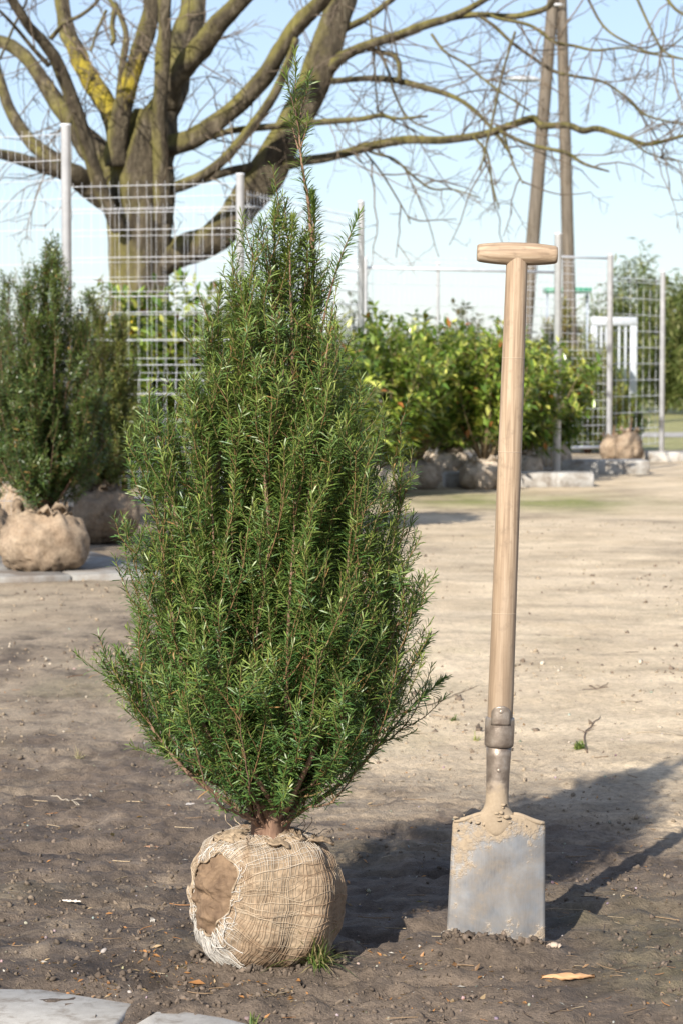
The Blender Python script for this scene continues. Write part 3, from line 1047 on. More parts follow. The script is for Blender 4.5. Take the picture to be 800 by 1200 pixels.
def make_yew(name, label, group, base, H, env, n_stem, seed, pal, nl=0.022, nw=0.0024, spacing=0.0024, dens=1.0, lat=(0.09, 0.24), sub=(0.04, 0.10),
             extra=None, ball=None, stem_r=0.010, hero=False, twigcol=((0.30, 0.155, 0.065), (0.20, 0.20, 0.07)), zlo=0.03, axis=lambda z: (0, 0), n_low=10):
    """a balled yew: trunk, main branches, twigs and needles; env(z/H) is the crown radius"""
    r = np.random.default_rng(seed)
    root = empty(name, base)
    tag(root, label, 'shrub', group)
    if ball is None:
        topz = 0.0
    elif hero:
        top = make_hero_ball(root); topz = top[2] - 0.01
    else:
        make_root_ball(root, ball, seed, ball[2] * 0.90, MAT['burlap_bg']); topz = ball[2] * 1.80
    o0 = np.array([0, 0, topz])
    K = 22
    S, SR = [], []
    tt = np.linspace(0, 1, K)[:, None]
    for i in range(n_low):
        ph = i * 2 * math.pi / n_low + r.uniform(-0.2, 0.2)
        ze = r.uniform(0.13, 0.42)
        re = env(np.array([ze]))[0] * r.uniform(0.76, 0.96)
        dz = (H - topz) * ze
        ca, sa = math.cos(ph), math.sin(ph)
        S.append(catmull([o0, o0 + np.array([ca * re * 0.25, sa * re * 0.25, dz * 0.22 + 0.01]), o0 + np.array([ca * re * 0.65, sa * re * 0.65, dz * 0.48]), o0 + np.array([ca * re, sa * re, dz])], K) + np.cumsum(r.normal(0, 0.0025, (K, 3)), 0))
        SR.append(stem_r * r.uniform(0.4, 0.55))
    for i in range(n_stem):
        f = (i + 0.5) / n_stem
        ph = i * 2.39996 + r.uniform(-0.3, 0.3)
        ze = 0.30 + 0.62 * (1 - f) ** 0.85 + r.uniform(-0.05, 0.05)      # inner stems end high, outer ones low
        re = env(np.array([ze]))[0] * (0.86 if i > 2 else 0.15) * r.uniform(0.55, 1.0)
        e = np.array([math.cos(ph) * re, math.sin(ph) * re, topz + (H - topz) * ze])
        ax = axis(ze); e[0] += ax[0]; e[1] += ax[1]
        rm = max(re * 0.85, 0.02)
        p1 = o0 + np.array([math.cos(ph) * rm * 0.30, math.sin(ph) * rm * 0.30, (e[2] - topz) * 0.12])
        p2 = o0 + np.array([math.cos(ph) * rm * 1.0, math.sin(ph) * rm * 1.0, (e[2] - topz) * 0.52])
        b = (1 - tt) ** 3 * o0 + 3 * tt * (1 - tt) ** 2 * p1 + 3 * tt ** 2 * (1 - tt) * p2 + tt ** 3 * e
        b = b + np.cumsum(r.normal(0, 0.004, (K, 3)), 0) * tt * H / 1.6
        S.append(b); SR.append(stem_r * r.uniform(0.45, 0.75))
    if extra is not None:
        for pts, rad in extra:
            S.append(catmull(np.array(pts), K)); SR.append(rad)
    S = np.array(S); SR = np.array(SR)
    RR = SR[:, None] * (1 - 0.88 * np.linspace(0, 1, K)[None] ** 0.8)
    SL = np.linalg.norm(np.diff(S, axis=1), axis=2).sum(1)
    # trunk: short fluted bole where the stems join
    if hero:
        mb = MB()
        z = np.linspace(-0.03, 0.085, 10)
        aa = np.linspace(0, 2 * math.pi, 28, endpoint=False)
        v = []
        for k, zz in enumerate(z):
            f = k / 9
            R_ = 0.030 * (1 - 0.55 * f) * (1 + 0.35 * math.exp(-((zz + 0.02) / 0.02) ** 2)) + 0.020 * f
            rr = R_ * (1 + 0.14 * np.sin(aa * 5 + 1.0 + f) + 0.08 * np.sin(aa * 9 + 3 * f))
            v.append(np.stack([o0[0] + rr * np.cos(aa), o0[1] + rr * np.sin(aa), np.full(28, o0[2] + zz)], 1))
        q = [(a * 28 + b, a * 28 + (b + 1) % 28, (a + 1) * 28 + (b + 1) % 28, (a + 1) * 28 + b) for a in range(9) for b in range(28)]
        mb.add(np.concatenate(v), np.array(q)); mb.f.append(np.array([[9 * 28 + k for k in range(28)]]))
        mb.build('trunk', MAT['yewbark'], root)
        for i in range(len(S)):
            mb = MB(); mb.tube(S[i], RR[i], 8)
            mb.build('branch', MAT['yewbark'], root)
    else:
        mb = MB()
        mb.tube([o0 - np.array([0, 0, 0.04]), o0 + np.array([0, 0, 0.06]), o0 + np.array([0.01, 0, 0.14])], [stem_r * 2.2, stem_r * 2, stem_r * 1.3], 8)
        mb.build('trunk', MAT['yewbark'], root)
        mb = MB(); V, fl = tubes(S, RR, 5, True); mb.add_mixed(V, fl); tag(mb.build('branches', MAT['yewbark'], root), kind='stuff')
    tw, nd = MB(), MB()
    dens0 = dens
    base0 = np.array([0, 0, 0.0])
    env0 = lambda z: env(z)
    C1, L1, _, _ = spawn(S, SL, None, r, zlo + 0.07, 0.99, 30 * dens, 16, 46, lat[0], lat[1], 8, 0.85, outward=o0, taper=0.25)
    C1, L1, _ = clip_env(C1, L1, o0, lambda z: env0(z), H - topz, r, 0.16)
    if hero:      # the top of the crown is open, single shoots stand apart
        kp = r.uniform(size=len(C1)) > 0.38 * smooth(0.62, 0.92, C1[:, 0, 2] / H)
        C1, L1 = C1[kp], L1[kp]
    C2, L2, _, _ = spawn(C1, L1, None, r, 0.12, 0.95, 17 * dens, 22, 50, sub[0], sub[1], 5, 0.50, taper=0.5)
    tc0, tc1 = np.array(twigcol[0]), np.array(twigcol[1])
    for C, L, r0, sides in ((C1 if hero else C1[:, ::2], L1, 0.0016, 3), (C2[:, ::2], L2, 0.0012, 3)):
        k_ = nl / 0.022
        V, fl = tubes(C, np.repeat((r0 * k_ ** 0.5 * np.linspace(1, 0.45, C.shape[1]))[None], len(C), 0), sides)
        mixf = r.uniform(0, 1, (len(C), 1, 1)) * np.linspace(0.1, 1, C.shape[1])[None, :, None]
        cc = tc0 * (1 - mixf) + tc1 * mixf
        tw.add(V, fl[0], np.repeat(cc.reshape(-1, 3), sides, 0))
    tag(tw.build('twigs', MAT['twig'], root), kind='stuff')
    n = needles_on(nd, S[:n_low + n_stem], SL[:n_low + n_stem], r, spacing * 1.5, nl, nw, pal, 0.38)
    if extra is not None:
        ne = n_low + n_stem
        for q, sp_ in ((slice(ne, ne + 1), .55), (slice(ne + 1, ne + 2), .12), (slice(ne + 2, None), .40)):
            n += needles_on(nd, S[q], SL[q], r, spacing * 0.5, nl * 1.1, nw * 1.1, pal, sp_)
    n += needles_on(nd, C1, L1, r, spacing, nl, nw, pal, 0.05)
    n += needles_on(nd, C2, L2, r, spacing, nl * 0.92, nw, pal, 0.0)
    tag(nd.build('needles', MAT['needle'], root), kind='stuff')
    print(name, 'needles', n, 'shoots', len(C1), len(C2))
    return root


def px_env(tab, ybase, ytop):
    """crown radius (m) against height fraction from half widths read off the picture"""
    zs = np.array([(ybase - y) / (ybase - ytop) for y, _ in tab]); ws = np.array([w_ for _, w_ in tab])
    o = np.argsort(zs)
    return lambda z: np.interp(z, zs[o], ws[o])


Y0, Y1 = 985.0, 235.0       # crown base and general crown top in the photo
hero_env = px_env([(985, 26 / S_YEW), (950, 62 / S_YEW), (915, 108 / S_YEW), (870, 155 / S_YEW), (800, 188 / S_YEW), (700, 182 / S_YEW), (600, 169 / S_YEW), (500, 147 / S_YEW),
                   (440, 104 / S_YEW), (380, 74 / S_YEW), (320, 54 / S_YEW), (260, 38 / S_YEW), (235, 26 / S_YEW), (200, 12 / S_YEW)], Y0, Y1)
GROUND_Y = 1126.0


def yp(px, py, dy=0.0):
    """a point of the yew's picture outline in the yew's own space, dy metres behind its axis"""
    p = at(px, py, P_YEW[1] + dy)
    return p - np.array([P_YEW[0], P_YEW[1], 0])


hero_extra = [
    ([yp(326, 975), yp(338, 880, .02), yp(345, 760, .03), yp(350, 600, .02), yp(358, 450, .0), yp(366, 340, .0), yp(368, 260, 0), yp(366, 228, 0)], 0.009),
    ([yp(366, 300), yp(362, 240), yp(355, 200), yp(350, 150), yp(347, 110), yp(346, 58)], 0.0042),
    ([yp(326, 975), yp(342, 880, -.05), yp(345, 800, -.10), yp(318, 640, -.13), yp(308, 520, -.12), yp(295, 410, -.08), yp(288, 330, -.05)], 0.008),
    ([yp(322, 975), yp(300, 930, -.06), yp(255, 880, -.12), yp(215, 780, -.14), yp(190, 640, -.10), yp(176, 540, -.05)], 0.0075),
    ([yp(330, 975), yp(352, 930, -.02), yp(398, 855, -.06), yp(430, 770, -.06), yp(462, 640, -.03), yp(470, 520, .02)], 0.0075),
    ([yp(332, 975), yp(365, 920, .02), yp(420, 860, .08), yp(470, 800, .14), yp(505, 745, .17)], 0.006),
    ([yp(351, 158), yp(347, 135, -.01), yp(340, 108, -.01), yp(336, 86, -.01)], 0.002),
    ([yp(350, 150), yp(354, 128, .01), yp(360, 105, .01), yp(362, 88, .01)], 0.002),
    ([yp(350, 175), yp(343, 150, .01), yp(341, 138, .01)], 0.0018),
    ([yp(351, 178), yp(358, 155, -.01), yp(361, 140, -.01)], 0.0018),
    ([yp(370, 420), yp(385, 350, -.02), yp(400, 300, -.03), yp(421, 250, -.03)], 0.003),
    ([yp(318, 600, .02), yp(318, 420, .0), yp(322, 320, -.02), yp(322, 245, -.02)], 0.0045),
    ([yp(345, 480, -.05), yp(342, 380, -.06), yp(340, 300, -.05), yp(344, 255, -.05)], 0.004),
    ([yp(250, 600, -.05), yp(262, 480, -.08), yp(256, 390, -.06), yp(258, 335, -.06)], 0.0042),
    ([yp(300, 960, -.02), yp(220, 905, -.08), yp(165, 830, -.06), yp(137, 760, -.03)], 0.006),
    ([yp(340, 960, .03), yp(415, 905, .07), yp(480, 830, .14), yp(520, 795, .18)], 0.005),
    ([yp(235, 700, -.12), yp(205, 600, -.12), yp(190, 520, -.1), yp(178, 470, -.08)], 0.0045),
    ([yp(330, 950, -.05), yp(335, 850, -.16), yp(338, 740, -.19), yp(345, 620, -.17), yp(352, 520, -.14)], 0.006),
    ([yp(335, 950, -.05), yp(375, 860, -.15), yp(400, 740, -.17), yp(410, 620, -.14), yp(415, 500, -.10)], 0.006),
    ([yp(325, 950, -.05), yp(275, 860, -.16), yp(255, 740, -.18), yp(250, 620, -.16), yp(245, 480, -.10)], 0.006),
]
make_yew('yew_shrub', 'tall dense green balled yew standing free beside the wooden handled spade', None, P_YEW, (Y0 - Y1 + (GROUND_Y - Y0)) / S_YEW,
         lambda z: hero_env(z), 52, 5, ((0.048, 0.116, 0.030), (0.215, 0.255, 0.050)), nl=0.0265, nw=0.0021, spacing=0.0024, dens=1.18, lat=(0.11, 0.32), sub=(0.05, 0.13), twigcol=((0.19, 0.105, 0.05), (0.13, 0.15, 0.045)), extra=hero_extra, ball=True, stem_r=0.010, hero=True,
         axis=lambda z: ((8 + 22 * z) / S_YEW, 0), n_low=18, zlo=0.085)


# ------------------------------------------------------------------ spade
def m_wood():
    t = NT('ash_wood')
    v = t.coord((1, 1, 0.035))
    g = t.noise(160, v, 5, 0.6, 0.6)
    g2 = t.noise(28, v, 3, 0.5)
    vo = t.coord()
    lo = t.n('ShaderNodeSeparateXYZ'); t.l(vo, lo.inputs[0])
    dirt = t.ramp(t.math('ADD', lo.outputs[2], t.math('MULTIPLY', t.noise(12, vo, 4, .6), 0.35)), [(0.55, 0.75), (1.05, 0.0)])
    c = t.ramp(g, [(0.36, (0.205, 0.145, 0.095)), (0.5, (0.335, 0.25, 0.168)), (0.62, (0.43, 0.335, 0.24))])
    c = t.mix(t.ramp(g2, [(0.35, 0.35), (0.65, 0.0)]), c, (0.30, 0.20, 0.125))
    c = t.mix(dirt, c, (0.215, 0.16, 0.112))
    c = t.mix(t.ramp(t.noise(45, vo, 4, .7), [(0.54, 0.0), (0.72, 0.55)]), c, (0.185, 0.135, 0.092))
    return t.principled(c, 0.62, 0, 0.35, t.bump(g, 0.25, 0.0015))


def m_blade():
    t = NT('worn_steel_with_dried_mud')
    v = t.coord()
    x = t.n('ShaderNodeSeparateXYZ'); t.l(v, x.inputs[0])
    n1 = t.noise(22, v, 6, 0.65); n2 = t.noise(140, v, 4, 0.7); n3 = t.noise(9, v, 5, 0.6, 0.5)
    sv = t.coord((60, 60, 5))
    scr = t.noise(6, sv, 4, 0.6)
    st = t.ramp(n3, [(0.32, (0.13, 0.14, 0.155)), (0.5, (0.235, 0.245, 0.26)), (0.66, (0.36, 0.37, 0.38))])
    st = t.mix(t.ramp(scr, [(0.35, 0.28), (0.6, 0.0)]), st, (0.30, 0.31, 0.33))
    st = t.mix(t.ramp(n1, [(0.55, 0.0), (0.75, 0.5)]), st, (0.34, 0.30, 0.25))
    # dried mud: cakes under the shoulders and along the cutting edge
    z = x.outputs[2]
    hi = t.math('MULTIPLY', t.math('SUBTRACT', z, 0.168), 9.0)
    lo = t.math('MULTIPLY', t.math('SUBTRACT', 0.050, z), 9.0)
    ed = t.math('MULTIPLY', t.math('SUBTRACT', t.math('MULTIPLY', x.outputs[0], -1.0), 0.062), 5.0)
    ed = t.math('MULTIPLY', ed, t.math('SUBTRACT', 1.0, t.math('ABSOLUTE', t.math('MULTIPLY', t.math('SUBTRACT', z, 0.10), 12.0)), clamp=True))
    base = t.math('MAXIMUM', t.math('MAXIMUM', hi, lo), ed)
    mk = t.math('ADD', base, t.math('ADD', t.math('MULTIPLY', t.math('SUBTRACT', n1, 0.55), 2.6), t.math('MULTIPLY', t.math('SUBTRACT', n3, 0.5), 1.8)))
    mk = t.math('ADD', mk, t.math('MULTIPLY', t.math('SUBTRACT', n2, 0.5), 1.1))
    film = t.ramp(mk, [(0.0, 0.42), (0.25, 0.75)])
    mk = t.ramp(mk, [(0.10, 0.0), (0.55, 1.0)])
    mud = t.mix(n2, (0.235, 0.18, 0.122), (0.375, 0.30, 0.215))
    st = t.mix(t.math('MULTIPLY', film, t.ramp(n1, [(0.35, 0.0), (0.6, 1.0)])), st, mud)
    c = t.mix(mk, st, mud)
    rough = t.mix(mk, (0.48, 0.48, 0.48), (0.95, 0.95, 0.95))
    metal = t.mix(mk, (0.45, 0.45, 0.45), (0, 0, 0))
    h = t.math('ADD', t.math('MULTIPLY', mk, 1.0), t.math('MULTIPLY', n2, t.math('ADD', t.math('MULTIPLY', mk, 0.5), 0.08)))
    return t.principled(c, rough, metal, 0.4, t.bump(h, 0.8, 0.0013))


def m_socket():
    t = NT('brown_worn_steel')
    v = t.coord()
    n1 = t.noise(35, v, 6, 0.65); n2 = t.noise(160, v, 3, 0.7)
    x = t.n('ShaderNodeSeparateXYZ'); t.l(v, x.inputs[0])
    c = t.ramp(n1, [(0.3, (0.13, 0.10, 0.08)), (0.55, (0.27, 0.225, 0.185)), (0.75, (0.40, 0.36, 0.32))])
    md = t.ramp(t.math('ADD', t.math('MULTIPLY', t.math('SUBTRACT', 0.315, x.outputs[2]), 11.0), t.math('MULTIPLY', n1, 0.9)), [(0.45, 0.0), (0.7, 1.0)])
    c = t.mix(md, c, t.mix(n2, (0.235, 0.18, 0.122), (0.375, 0.30, 0.215)))
    return t.principled(c, t.mix(md, (0.42, 0.42, 0.42), (0.95, 0.95, 0.95)), t.mix(md, (0.5, 0.5, 0.5), (0, 0, 0)), 0.4, t.bump(t.math('ADD', n1, n2), 0.4, 0.0015))


def make_spade():
    root = empty('spade', P_SPADE)
    tag(root, 'long wooden T-handled spade standing upright with its muddy steel blade in the soil', 'spade')
    root.rotation_euler = (math.radians(-1.0), math.radians(1.45), 0)
    s = 1 / S_SP
    zof = lambda py: (1107 - py) * s
    wood, blade_m, sock_m = m_wood(), m_blade(), m_socket()
    # blade: dished plate, slightly flared at the bottom, folded treads at the shoulders
    nx, nz = 33, 40
    zs = np.concatenate([np.linspace(-0.035, zof(965), nz - 6), np.linspace(zof(962), zof(949), 6)])
    pts = []
    for z in zs:
        f = z / zof(949)
        hw = (58.5 - 4.5 * f) * s
        for k in range(nx):
            u = -1 + 2 * k / (nx - 1)
            zz = z
            if z > zof(964):
                # shoulder line: sloping down a little to the corners
                zz = z - (z - zof(964)) * 0.75 * smooth(0.25, 1.0, abs(u))
            x = u * hw
            y = 0.012 * (u * u) * (0.4 + 0.6 * f) - 0.010 - 0.010 * math.sin(min(max(f, 0), 1) * 2.2) * (1 - u * u) * 0.6
            y += 0.010 * (1 - f)
            pts.append((x, y, zz))
    pts = np.array(pts)
    i = np.arange(nx - 1)[None] + np.arange(len(zs) - 1)[:, None] * nx
    F = np.stack([i, i + 1, i + nx + 1, i + nx], -1).reshape(-1, 4)
    mb = MB(); mb.add(pts, F)
    b = mb.build('blade', blade_m, root)
    md = b.modifiers.new('thick', 'SOLIDIFY'); md.thickness = 0.0028; md.offset = 1
    tag(b, 'grey steel blade caked with dried tan mud')
    # folded tread edges
    for sgn in (-1, 1):
        P = []
        for u in np.linspace(0.30, 0.985, 9):
            P.append((sgn * u * 54.2 * s, 0.012 * u * u - 0.012, zof(949) - (zof(949) - zof(964)) * 0.75 * float(smooth(0.25, 1.0, u)) + 0.0015))
        mb = MB(); mb.tube(P, [0.0035, .0045, .0048, .0048, .0048, .0048, .0048, .0045, .004], 8)
        mb.build('tread', blade_m, b)
    # neck and socket: flares out of the blade, narrows, then widens to the collar
    xo = lambda py: ((580.5 + (950 - py) * 0.034) - 580.0) * s - (1107 - py) * s * math.tan(math.radians(1.45))
    prof = [(976, 4), (970, 10), (962, 18), (954, 23), (948, 20), (943, 16), (936, 13.8), (925, 13.4), (900, 13.8), (880, 14.6), (864, 15.2)]
    K = len(prof)
    mb = MB()
    n = 24
    v = []
    for (py, hw) in prof:
        a = np.linspace(0, 2 * math.pi, n, endpoint=False)
        dep = min(hw, 13.5) if py < 945 else 11.0 * max(0.0, 1 - (py - 945) / 31) + 1.5
        yc = -0.004 if py < 945 else -0.004 - 0.0095 * min(1.0, (py - 945) / 25)
        v.append(np.stack([xo(py) + hw * s * np.cos(a), yc + dep * s * np.sin(a), np.full(n, zof(py))], 1))
    q = [(a * n + b_, a * n + (b_ + 1) % n, (a + 1) * n + (b_ + 1) % n, (a + 1) * n + b_) for a in range(K - 1) for b_ in range(n)]
    mb.add(np.concatenate(v), np.array(q))
    mb.f.append(np.array([[k for k in range(n)][::-1], [(K - 1) * n + k for k in range(n)]]))
    so = mb.build('socket', sock_m, root)
    tag(so, 'brown steel socket smeared with dried mud')
    # collar
    cpts = [(869, 15.6), (868, 17.0), (865, 17.4), (852, 17.6), (838, 17.4), (835, 17.0), (834, 15.4)]
    mb = MB()
    mb.tube([(xo(py), -0.004, zof(py)) for py, _ in cpts], [h * s for _, h in cpts], 32)
    co = mb.build('collar', sock_m, root)
    # strap tongue above the collar with its rivet, standing against the shaft
    mb = MB()
    tn = []
    for py in np.linspace(842, 819, 10):
        hw = 10.5 * (1 if py > 828 else math.sqrt(max(0.0, 1 - ((828 - py) / 9.2) ** 2)))
        row = []
        for u in np.linspace(-1, 1, 9):
            x = u * hw * s
            R_ = 16.0 * s
            row.append((xo(py) + x, -0.004 - math.sqrt(max(R_ * R_ - x * x, 0)) - 0.0005, zof(py)))
        tn += row
    i = np.arange(8)[None] + np.arange(9)[:, None] * 9
    mb.add(np.array(tn), np.stack([i, i + 1, i + 10, i + 9], -1).reshape(-1, 4))
    to = mb.build('strap', sock_m, root)
    md = to.modifiers.new('thick', 'SOLIDIFY'); md.thickness = 0.003; md.offset = 1

    def rivet(py, R_, rad):
        mb = MB()
        ph = np.linspace(0, math.pi / 2, 6)
        mb.tube([(xo(py), -0.004 - R_ + 0.002 - math.sin(p_) * rad * 0.6, zof(py)) for p_ in ph], [max(rad * math.cos(p_), 1e-4) for p_ in ph], 14)
        mb.build('rivet', sock_m, root)
    rivet(826, 16.0 * s + 0.003, 0.0055)
    rivet(896, 13.5 * s, 0.0050)
    # mud lumps sitting on the neck and treads
    r = np.random.default_rng(12)
    mb = MB()
    for k in range(30):
        if k < 26:
            px = 580 + r.normal(0, 1) * 26; px = min(max(px, 532), 634); py = 956 + r.uniform(-6, 14)
        elif k < 36:
            px = 580 + r.uniform(-12, 14); py = r.uniform(925, 955)
        else:
            px = r.uniform(528, 634); py = r.uniform(948, 953)
        rad = r.uniform(0.0015, 0.0042)
        V = ICO_V * np.array([rad * r.uniform(1, 2.0), rad * 0.5, rad * r.uniform(.7, 1.2)]) + r.normal(0, 0.16 * rad, ICO_V.shape)
        yb = -0.0165 if py > 957 else (-0.010 if abs(px - 581) > 15 else -0.024)
        mb.add(V + np.array([(px - 580) * s - (1107 - py) * s * math.tan(math.radians(1.45)) * 0.9, yb, zof(py)]), ICO_F)
    t = NT('dried_mud'); vv = t.coord(); nn = t.noise(120, vv, 4, .7)
    mudm = t.principled(t.mix(nn, (0.235, 0.18, 0.122), (0.375, 0.30, 0.215)), 0.95, 0, 0.2, t.bump(nn, 0.6, 0.002))
    mo = mb.build('mud_lumps', mudm, b, smooth=False)
    tag(mo, kind='stuff')
    # shaft
    sh = [(868, 14.3), (834, 14.9), (815, 15.2), (770, 14.9), (712, 14.6), (600, 14.2), (510, 14.0), (412, 13.4), (340, 12.8), (300, 12.6), (292, 12.4)]
    P = catmull([(xo(py), -0.004, zof(py)) for py, _ in sh], 60)
    rad = np.interp(P[:, 2], [zof(p_) for p_, _ in sh], [h * s for _, h in sh])
    mb = MB(); mb.tube(P, rad, 28)
    shaft = mb.build('shaft', wood, root)
    tag(shaft, 'pale smooth ash wood shaft')
    # thin scribed rings left on the wood
    t = NT('ring_mark'); rm = t.principled((0.42, 0.33, 0.24), 0.7)
    for py in (411, 521, 711):
        R_ = np.interp(zof(py), [zof(p_) for p_, _ in sh][::1], [h * s for _, h in sh])
        a = np.linspace(0, 2 * math.pi, 33)
        mb = MB(); mb.tube(np.stack([xo(py) + R_ * np.cos(a), -0.004 + R_ * np.sin(a), np.full(33, zof(py))], 1), 0.0006, 5, cap=False)
        mb.build('ring_mark', rm, shaft)
    # T grip: turned barrel
    g = []
    for u in np.linspace(-1, 1, 41):
        R_ = (9.9 + 3.6 * (1 - u * u) ** 0.8) * s
        if abs(u) > 0.975: R_ *= 0.90
        g.append((u * 47 * s, R_))
    mb = MB()
    mb.tube([(xo(290) + x, -0.004, zof(289.5) + x * -0.0 + 0.001) for x, _ in g], [R_ for _, R_ in g], 28)
    gm = wood.copy(); gm.name = 'ash_wood_grip'
    for nd in gm.node_tree.nodes:
        if nd.type == 'MAPPING': nd.inputs['Scale'].default_value = (0.05, 1, 1)
    grip = mb.build('grip', gm, root)
    tag(grip, 'turned barrel shaped wooden T grip')
    # peg end of the shaft seen through the grip
    return root


make_spade()


# ------------------------------------------------------------------ wire fences
def fence_post(mb_root, x, y, top, rad=0.03):
    mb = MB()
    mb.tube([(x, y, -0.15), (x, y, top - 0.012), (x, y, top - 0.010), (x, y, top)], [rad, rad, rad * 1.12, rad * 1.06], 14)
    return mb.build('post', MAT['galv'], mb_root)


def wire_panel(root, a, b, z0, z1, dx, dz, wr=0.0026, folds=(), rail=None, bottom=None, double=False):
    """welded mesh between ground points a and b; folds = heights of the stiffening creases"""
    a = np.array(a, float); b = np.array(b, float)
    L = np.linalg.norm(b - a); t = (b - a) / L; nrm_ = np.array([-t[1], t[0]])

    def off(z):
        o = 0.0
        for f in folds:
            o = o + 0.035 * np.clip(1 - np.abs(z - f) / 0.055, 0, 1)
        return o
    zs = sorted(set([z0, z1] + [f + d for f in folds for d in (-0.055, 0, 0.055)]))
    mb = MB()
    n = int(L / dx)
    us = (np.arange(n + 1) + 0.5) * L / (n + 1)
    P = np.zeros((len(us), len(zs), 3))
    for j, z in enumerate(zs):
        q = a[None] + us[:, None] * t[None] + nrm_[None] * off(z)
        P[:, j, :2] = q; P[:, j, 2] = z
    V, fl = tubes(P, np.full(P.shape[:2], wr * 0.66), 4); mb.add(V, fl[0])
    hz = list(np.arange(z0 + 0.03, z1 - 0.02, dz)) + [z1 - 0.03]
    for f in folds:
        hz = [h for h in hz if abs(h - f) > 0.085] + [f - 0.055, f + 0.055]
    if double:
        hz = hz + [h + 0.02 for h in hz]
    P = np.zeros((len(hz), 2, 3))
    for j, z in enumerate(hz):
        for e, q in enumerate((a, b)):
            P[j, e, :2] = q - nrm_ * (wr * 2) + nrm_ * off(z); P[j, e, 2] = z
    V, fl = tubes(P, np.full(P.shape[:2], wr * 1.25), 4); mb.add(V, fl[0])
    tag(mb.build('wire_mesh', MAT['galv'], root), kind='stuff')
    for zr, rr in ((rail, 0.014), (bottom, 0.02)):
        if zr is not None:
            mb = MB(); mb.tube([(a[0], a[1], zr), (b[0], b[1], zr)], rr, 10); mb.build('rail', MAT['galv'], root)


def X_at(px, Y):
    return (px - 400) * Y / FPX


FZ = {}
pA, pA0 = (X_at(80, 14.0), 14.0), (X_at(-170, 14.7), 14.7)
f = empty('wire_fence', (0, 0, 0)); tag(f, 'tall creased wire mesh fence panel and post behind the dark green yews', 'fence', 'wire mesh fence panels')
fence_post(f, *pA, 2.50, 0.029)
wire_panel(f, pA0, (pA[0] - 0.03, pA[1]), 0.06, 2.47, 0.05, 0.20, 0.0015, (0.35, 0.95, 1.55, 2.12))
pB0, pB = (X_at(72, 17.7), 17.7), (X_at(282.5, 17.3), 17.3)
f = empty('wire_fence', (0, 0, 0)); tag(f, 'creased wire mesh fence panel standing before the bare tree trunk', 'fence', 'wire mesh fence panels')
fence_post(f, *pB, 2.48, 0.030)
wire_panel(f, pB0, (pB[0] - 0.03, pB[1]), 0.06, 2.44, 0.075, 0.20, 0.0018, (0.45, 1.05, 1.66, 2.27))
wire_panel(f, (X_at(60, 18.5), 18.5), (X_at(300, 18.1), 18.1), 0.06, 2.33, 0.10, 0.2, 0.0014, (0.5, 1.1, 1.72))
pC = (X_at(422.5, 20.0), 20.0); pC1 = (X_at(652, 23.0), 23.0)
f = empty('wire_fence', (0, 0, 0)); tag(f, 'long wire mesh fence with top rail behind the glossy laurels', 'fence', 'wire mesh fence panels')
fence_post(f, *pC, 2.47, 0.027)
o = fence_post(f, *pC1, 2.37, 0.036)
fence_post(f, X_at(512, 23.2), 23.2, 2.10, 0.016)
wire_panel(f, (pB[0] + 0.04, pB[1]), (pC[0] - 0.03, pC[1]), 0.05, 2.36, 0.075, 0.2, 0.0028, (0.45, 1.05, 1.66, 2.2))
fence_post(f, X_at(428, 22.7), 22.7, 2.12, 0.016)
wire_panel(f, (X_at(402, 22.65), 22.65), (X_at(651, 23.9), 23.9), 0.05, 2.16, 0.06, 0.20, 0.0021, (), rail=2.03)
pE = (X_at(713, 28.8), 28.8)
f = empty('wire_fence', (0, 0, 0)); tag(f, 'close meshed wire panel between two grey posts above a concrete kerb', 'fence', 'wire mesh fence panels')
fence_post(f, *pE, 2.44, 0.036)
wire_panel(f, (X_at(604, 28.0), 28.0), (pE[0] - .04, pE[1]), 0.16, 2.36, 0.085, 0.10, 0.0026, (), rail=2.39, bottom=0.13)
pF = (X_at(774.5, 30.2), 30.2)
f = empty('wire_fence', (0, 0, 0)); tag(f, 'coarse wire mesh panel ending at the post beside the lawn', 'fence', 'wire mesh fence panels')
fence_post(f, *pF, 2.29, 0.034)
wire_panel(f, (pE[0] + .05, pE[1] + 0.1), (pF[0] - .04, pF[1]), 0.10, 2.2, 0.24, 0.20, 0.0034, ())

# further off, behind the tree: two pale posts of another enclosure
f = empty('gate_posts', (X_at(222, 30), 30, 0)); tag(f, 'pair of slim pale posts with a crossbar seen under the mossy low limb', 'posts')
for px, rr in ((217, 0.03), (229, 0.035)):
    mb = MB(); mb.box((X_at(px, 30) - X_at(222, 30), 0, 1.2), (rr * 1.3, rr * 1.3, 2.45), 0, 0.005); mb.build('post', MAT['dullpost'], f)
mb = MB(); mb.box((0, -0.001, 2.18), (0.10, 0.03, 0.03), 0, 0.004); mb.build('crossbar', MAT['galv'], f)


# ------------------------------------------------------------------ concrete kerbs and slab of the plant bays
def kerb(c, s, rz, label):
    mb = MB(); mb.box((0, 0, s[2] / 2 - 0.02), s, 0, 0.012)
    o = mb.build('concrete_kerb', MAT['concrete'], smooth=False)
    o.location = (c[0], c[1], 0); o.rotation_euler = (0, 0, rz)
    return tag(o, label, 'kerb', 'concrete kerbs under the fence')


k1 = gnd(708, 556)
kerb((k1[0], k1[1] + 0.25), (0.90, 0.5, 0.16), 0.03, 'low concrete kerb block below the close meshed wire panel')
k2 = gnd(640, 571)
kerb((k2[0] - 0.25, k2[1] + 0.2), (1.35, 0.4, 0.15), 0.05, 'low concrete kerb block at the foot of the single grey post by the laurels')
k3 = gnd(800, 541)
kerb((k3[0] + 0.35, k3[1] + 0.2), (1.5, 0.3, 0.13), 0.08, 'low concrete kerb block beside the lawn beyond the balled plants')

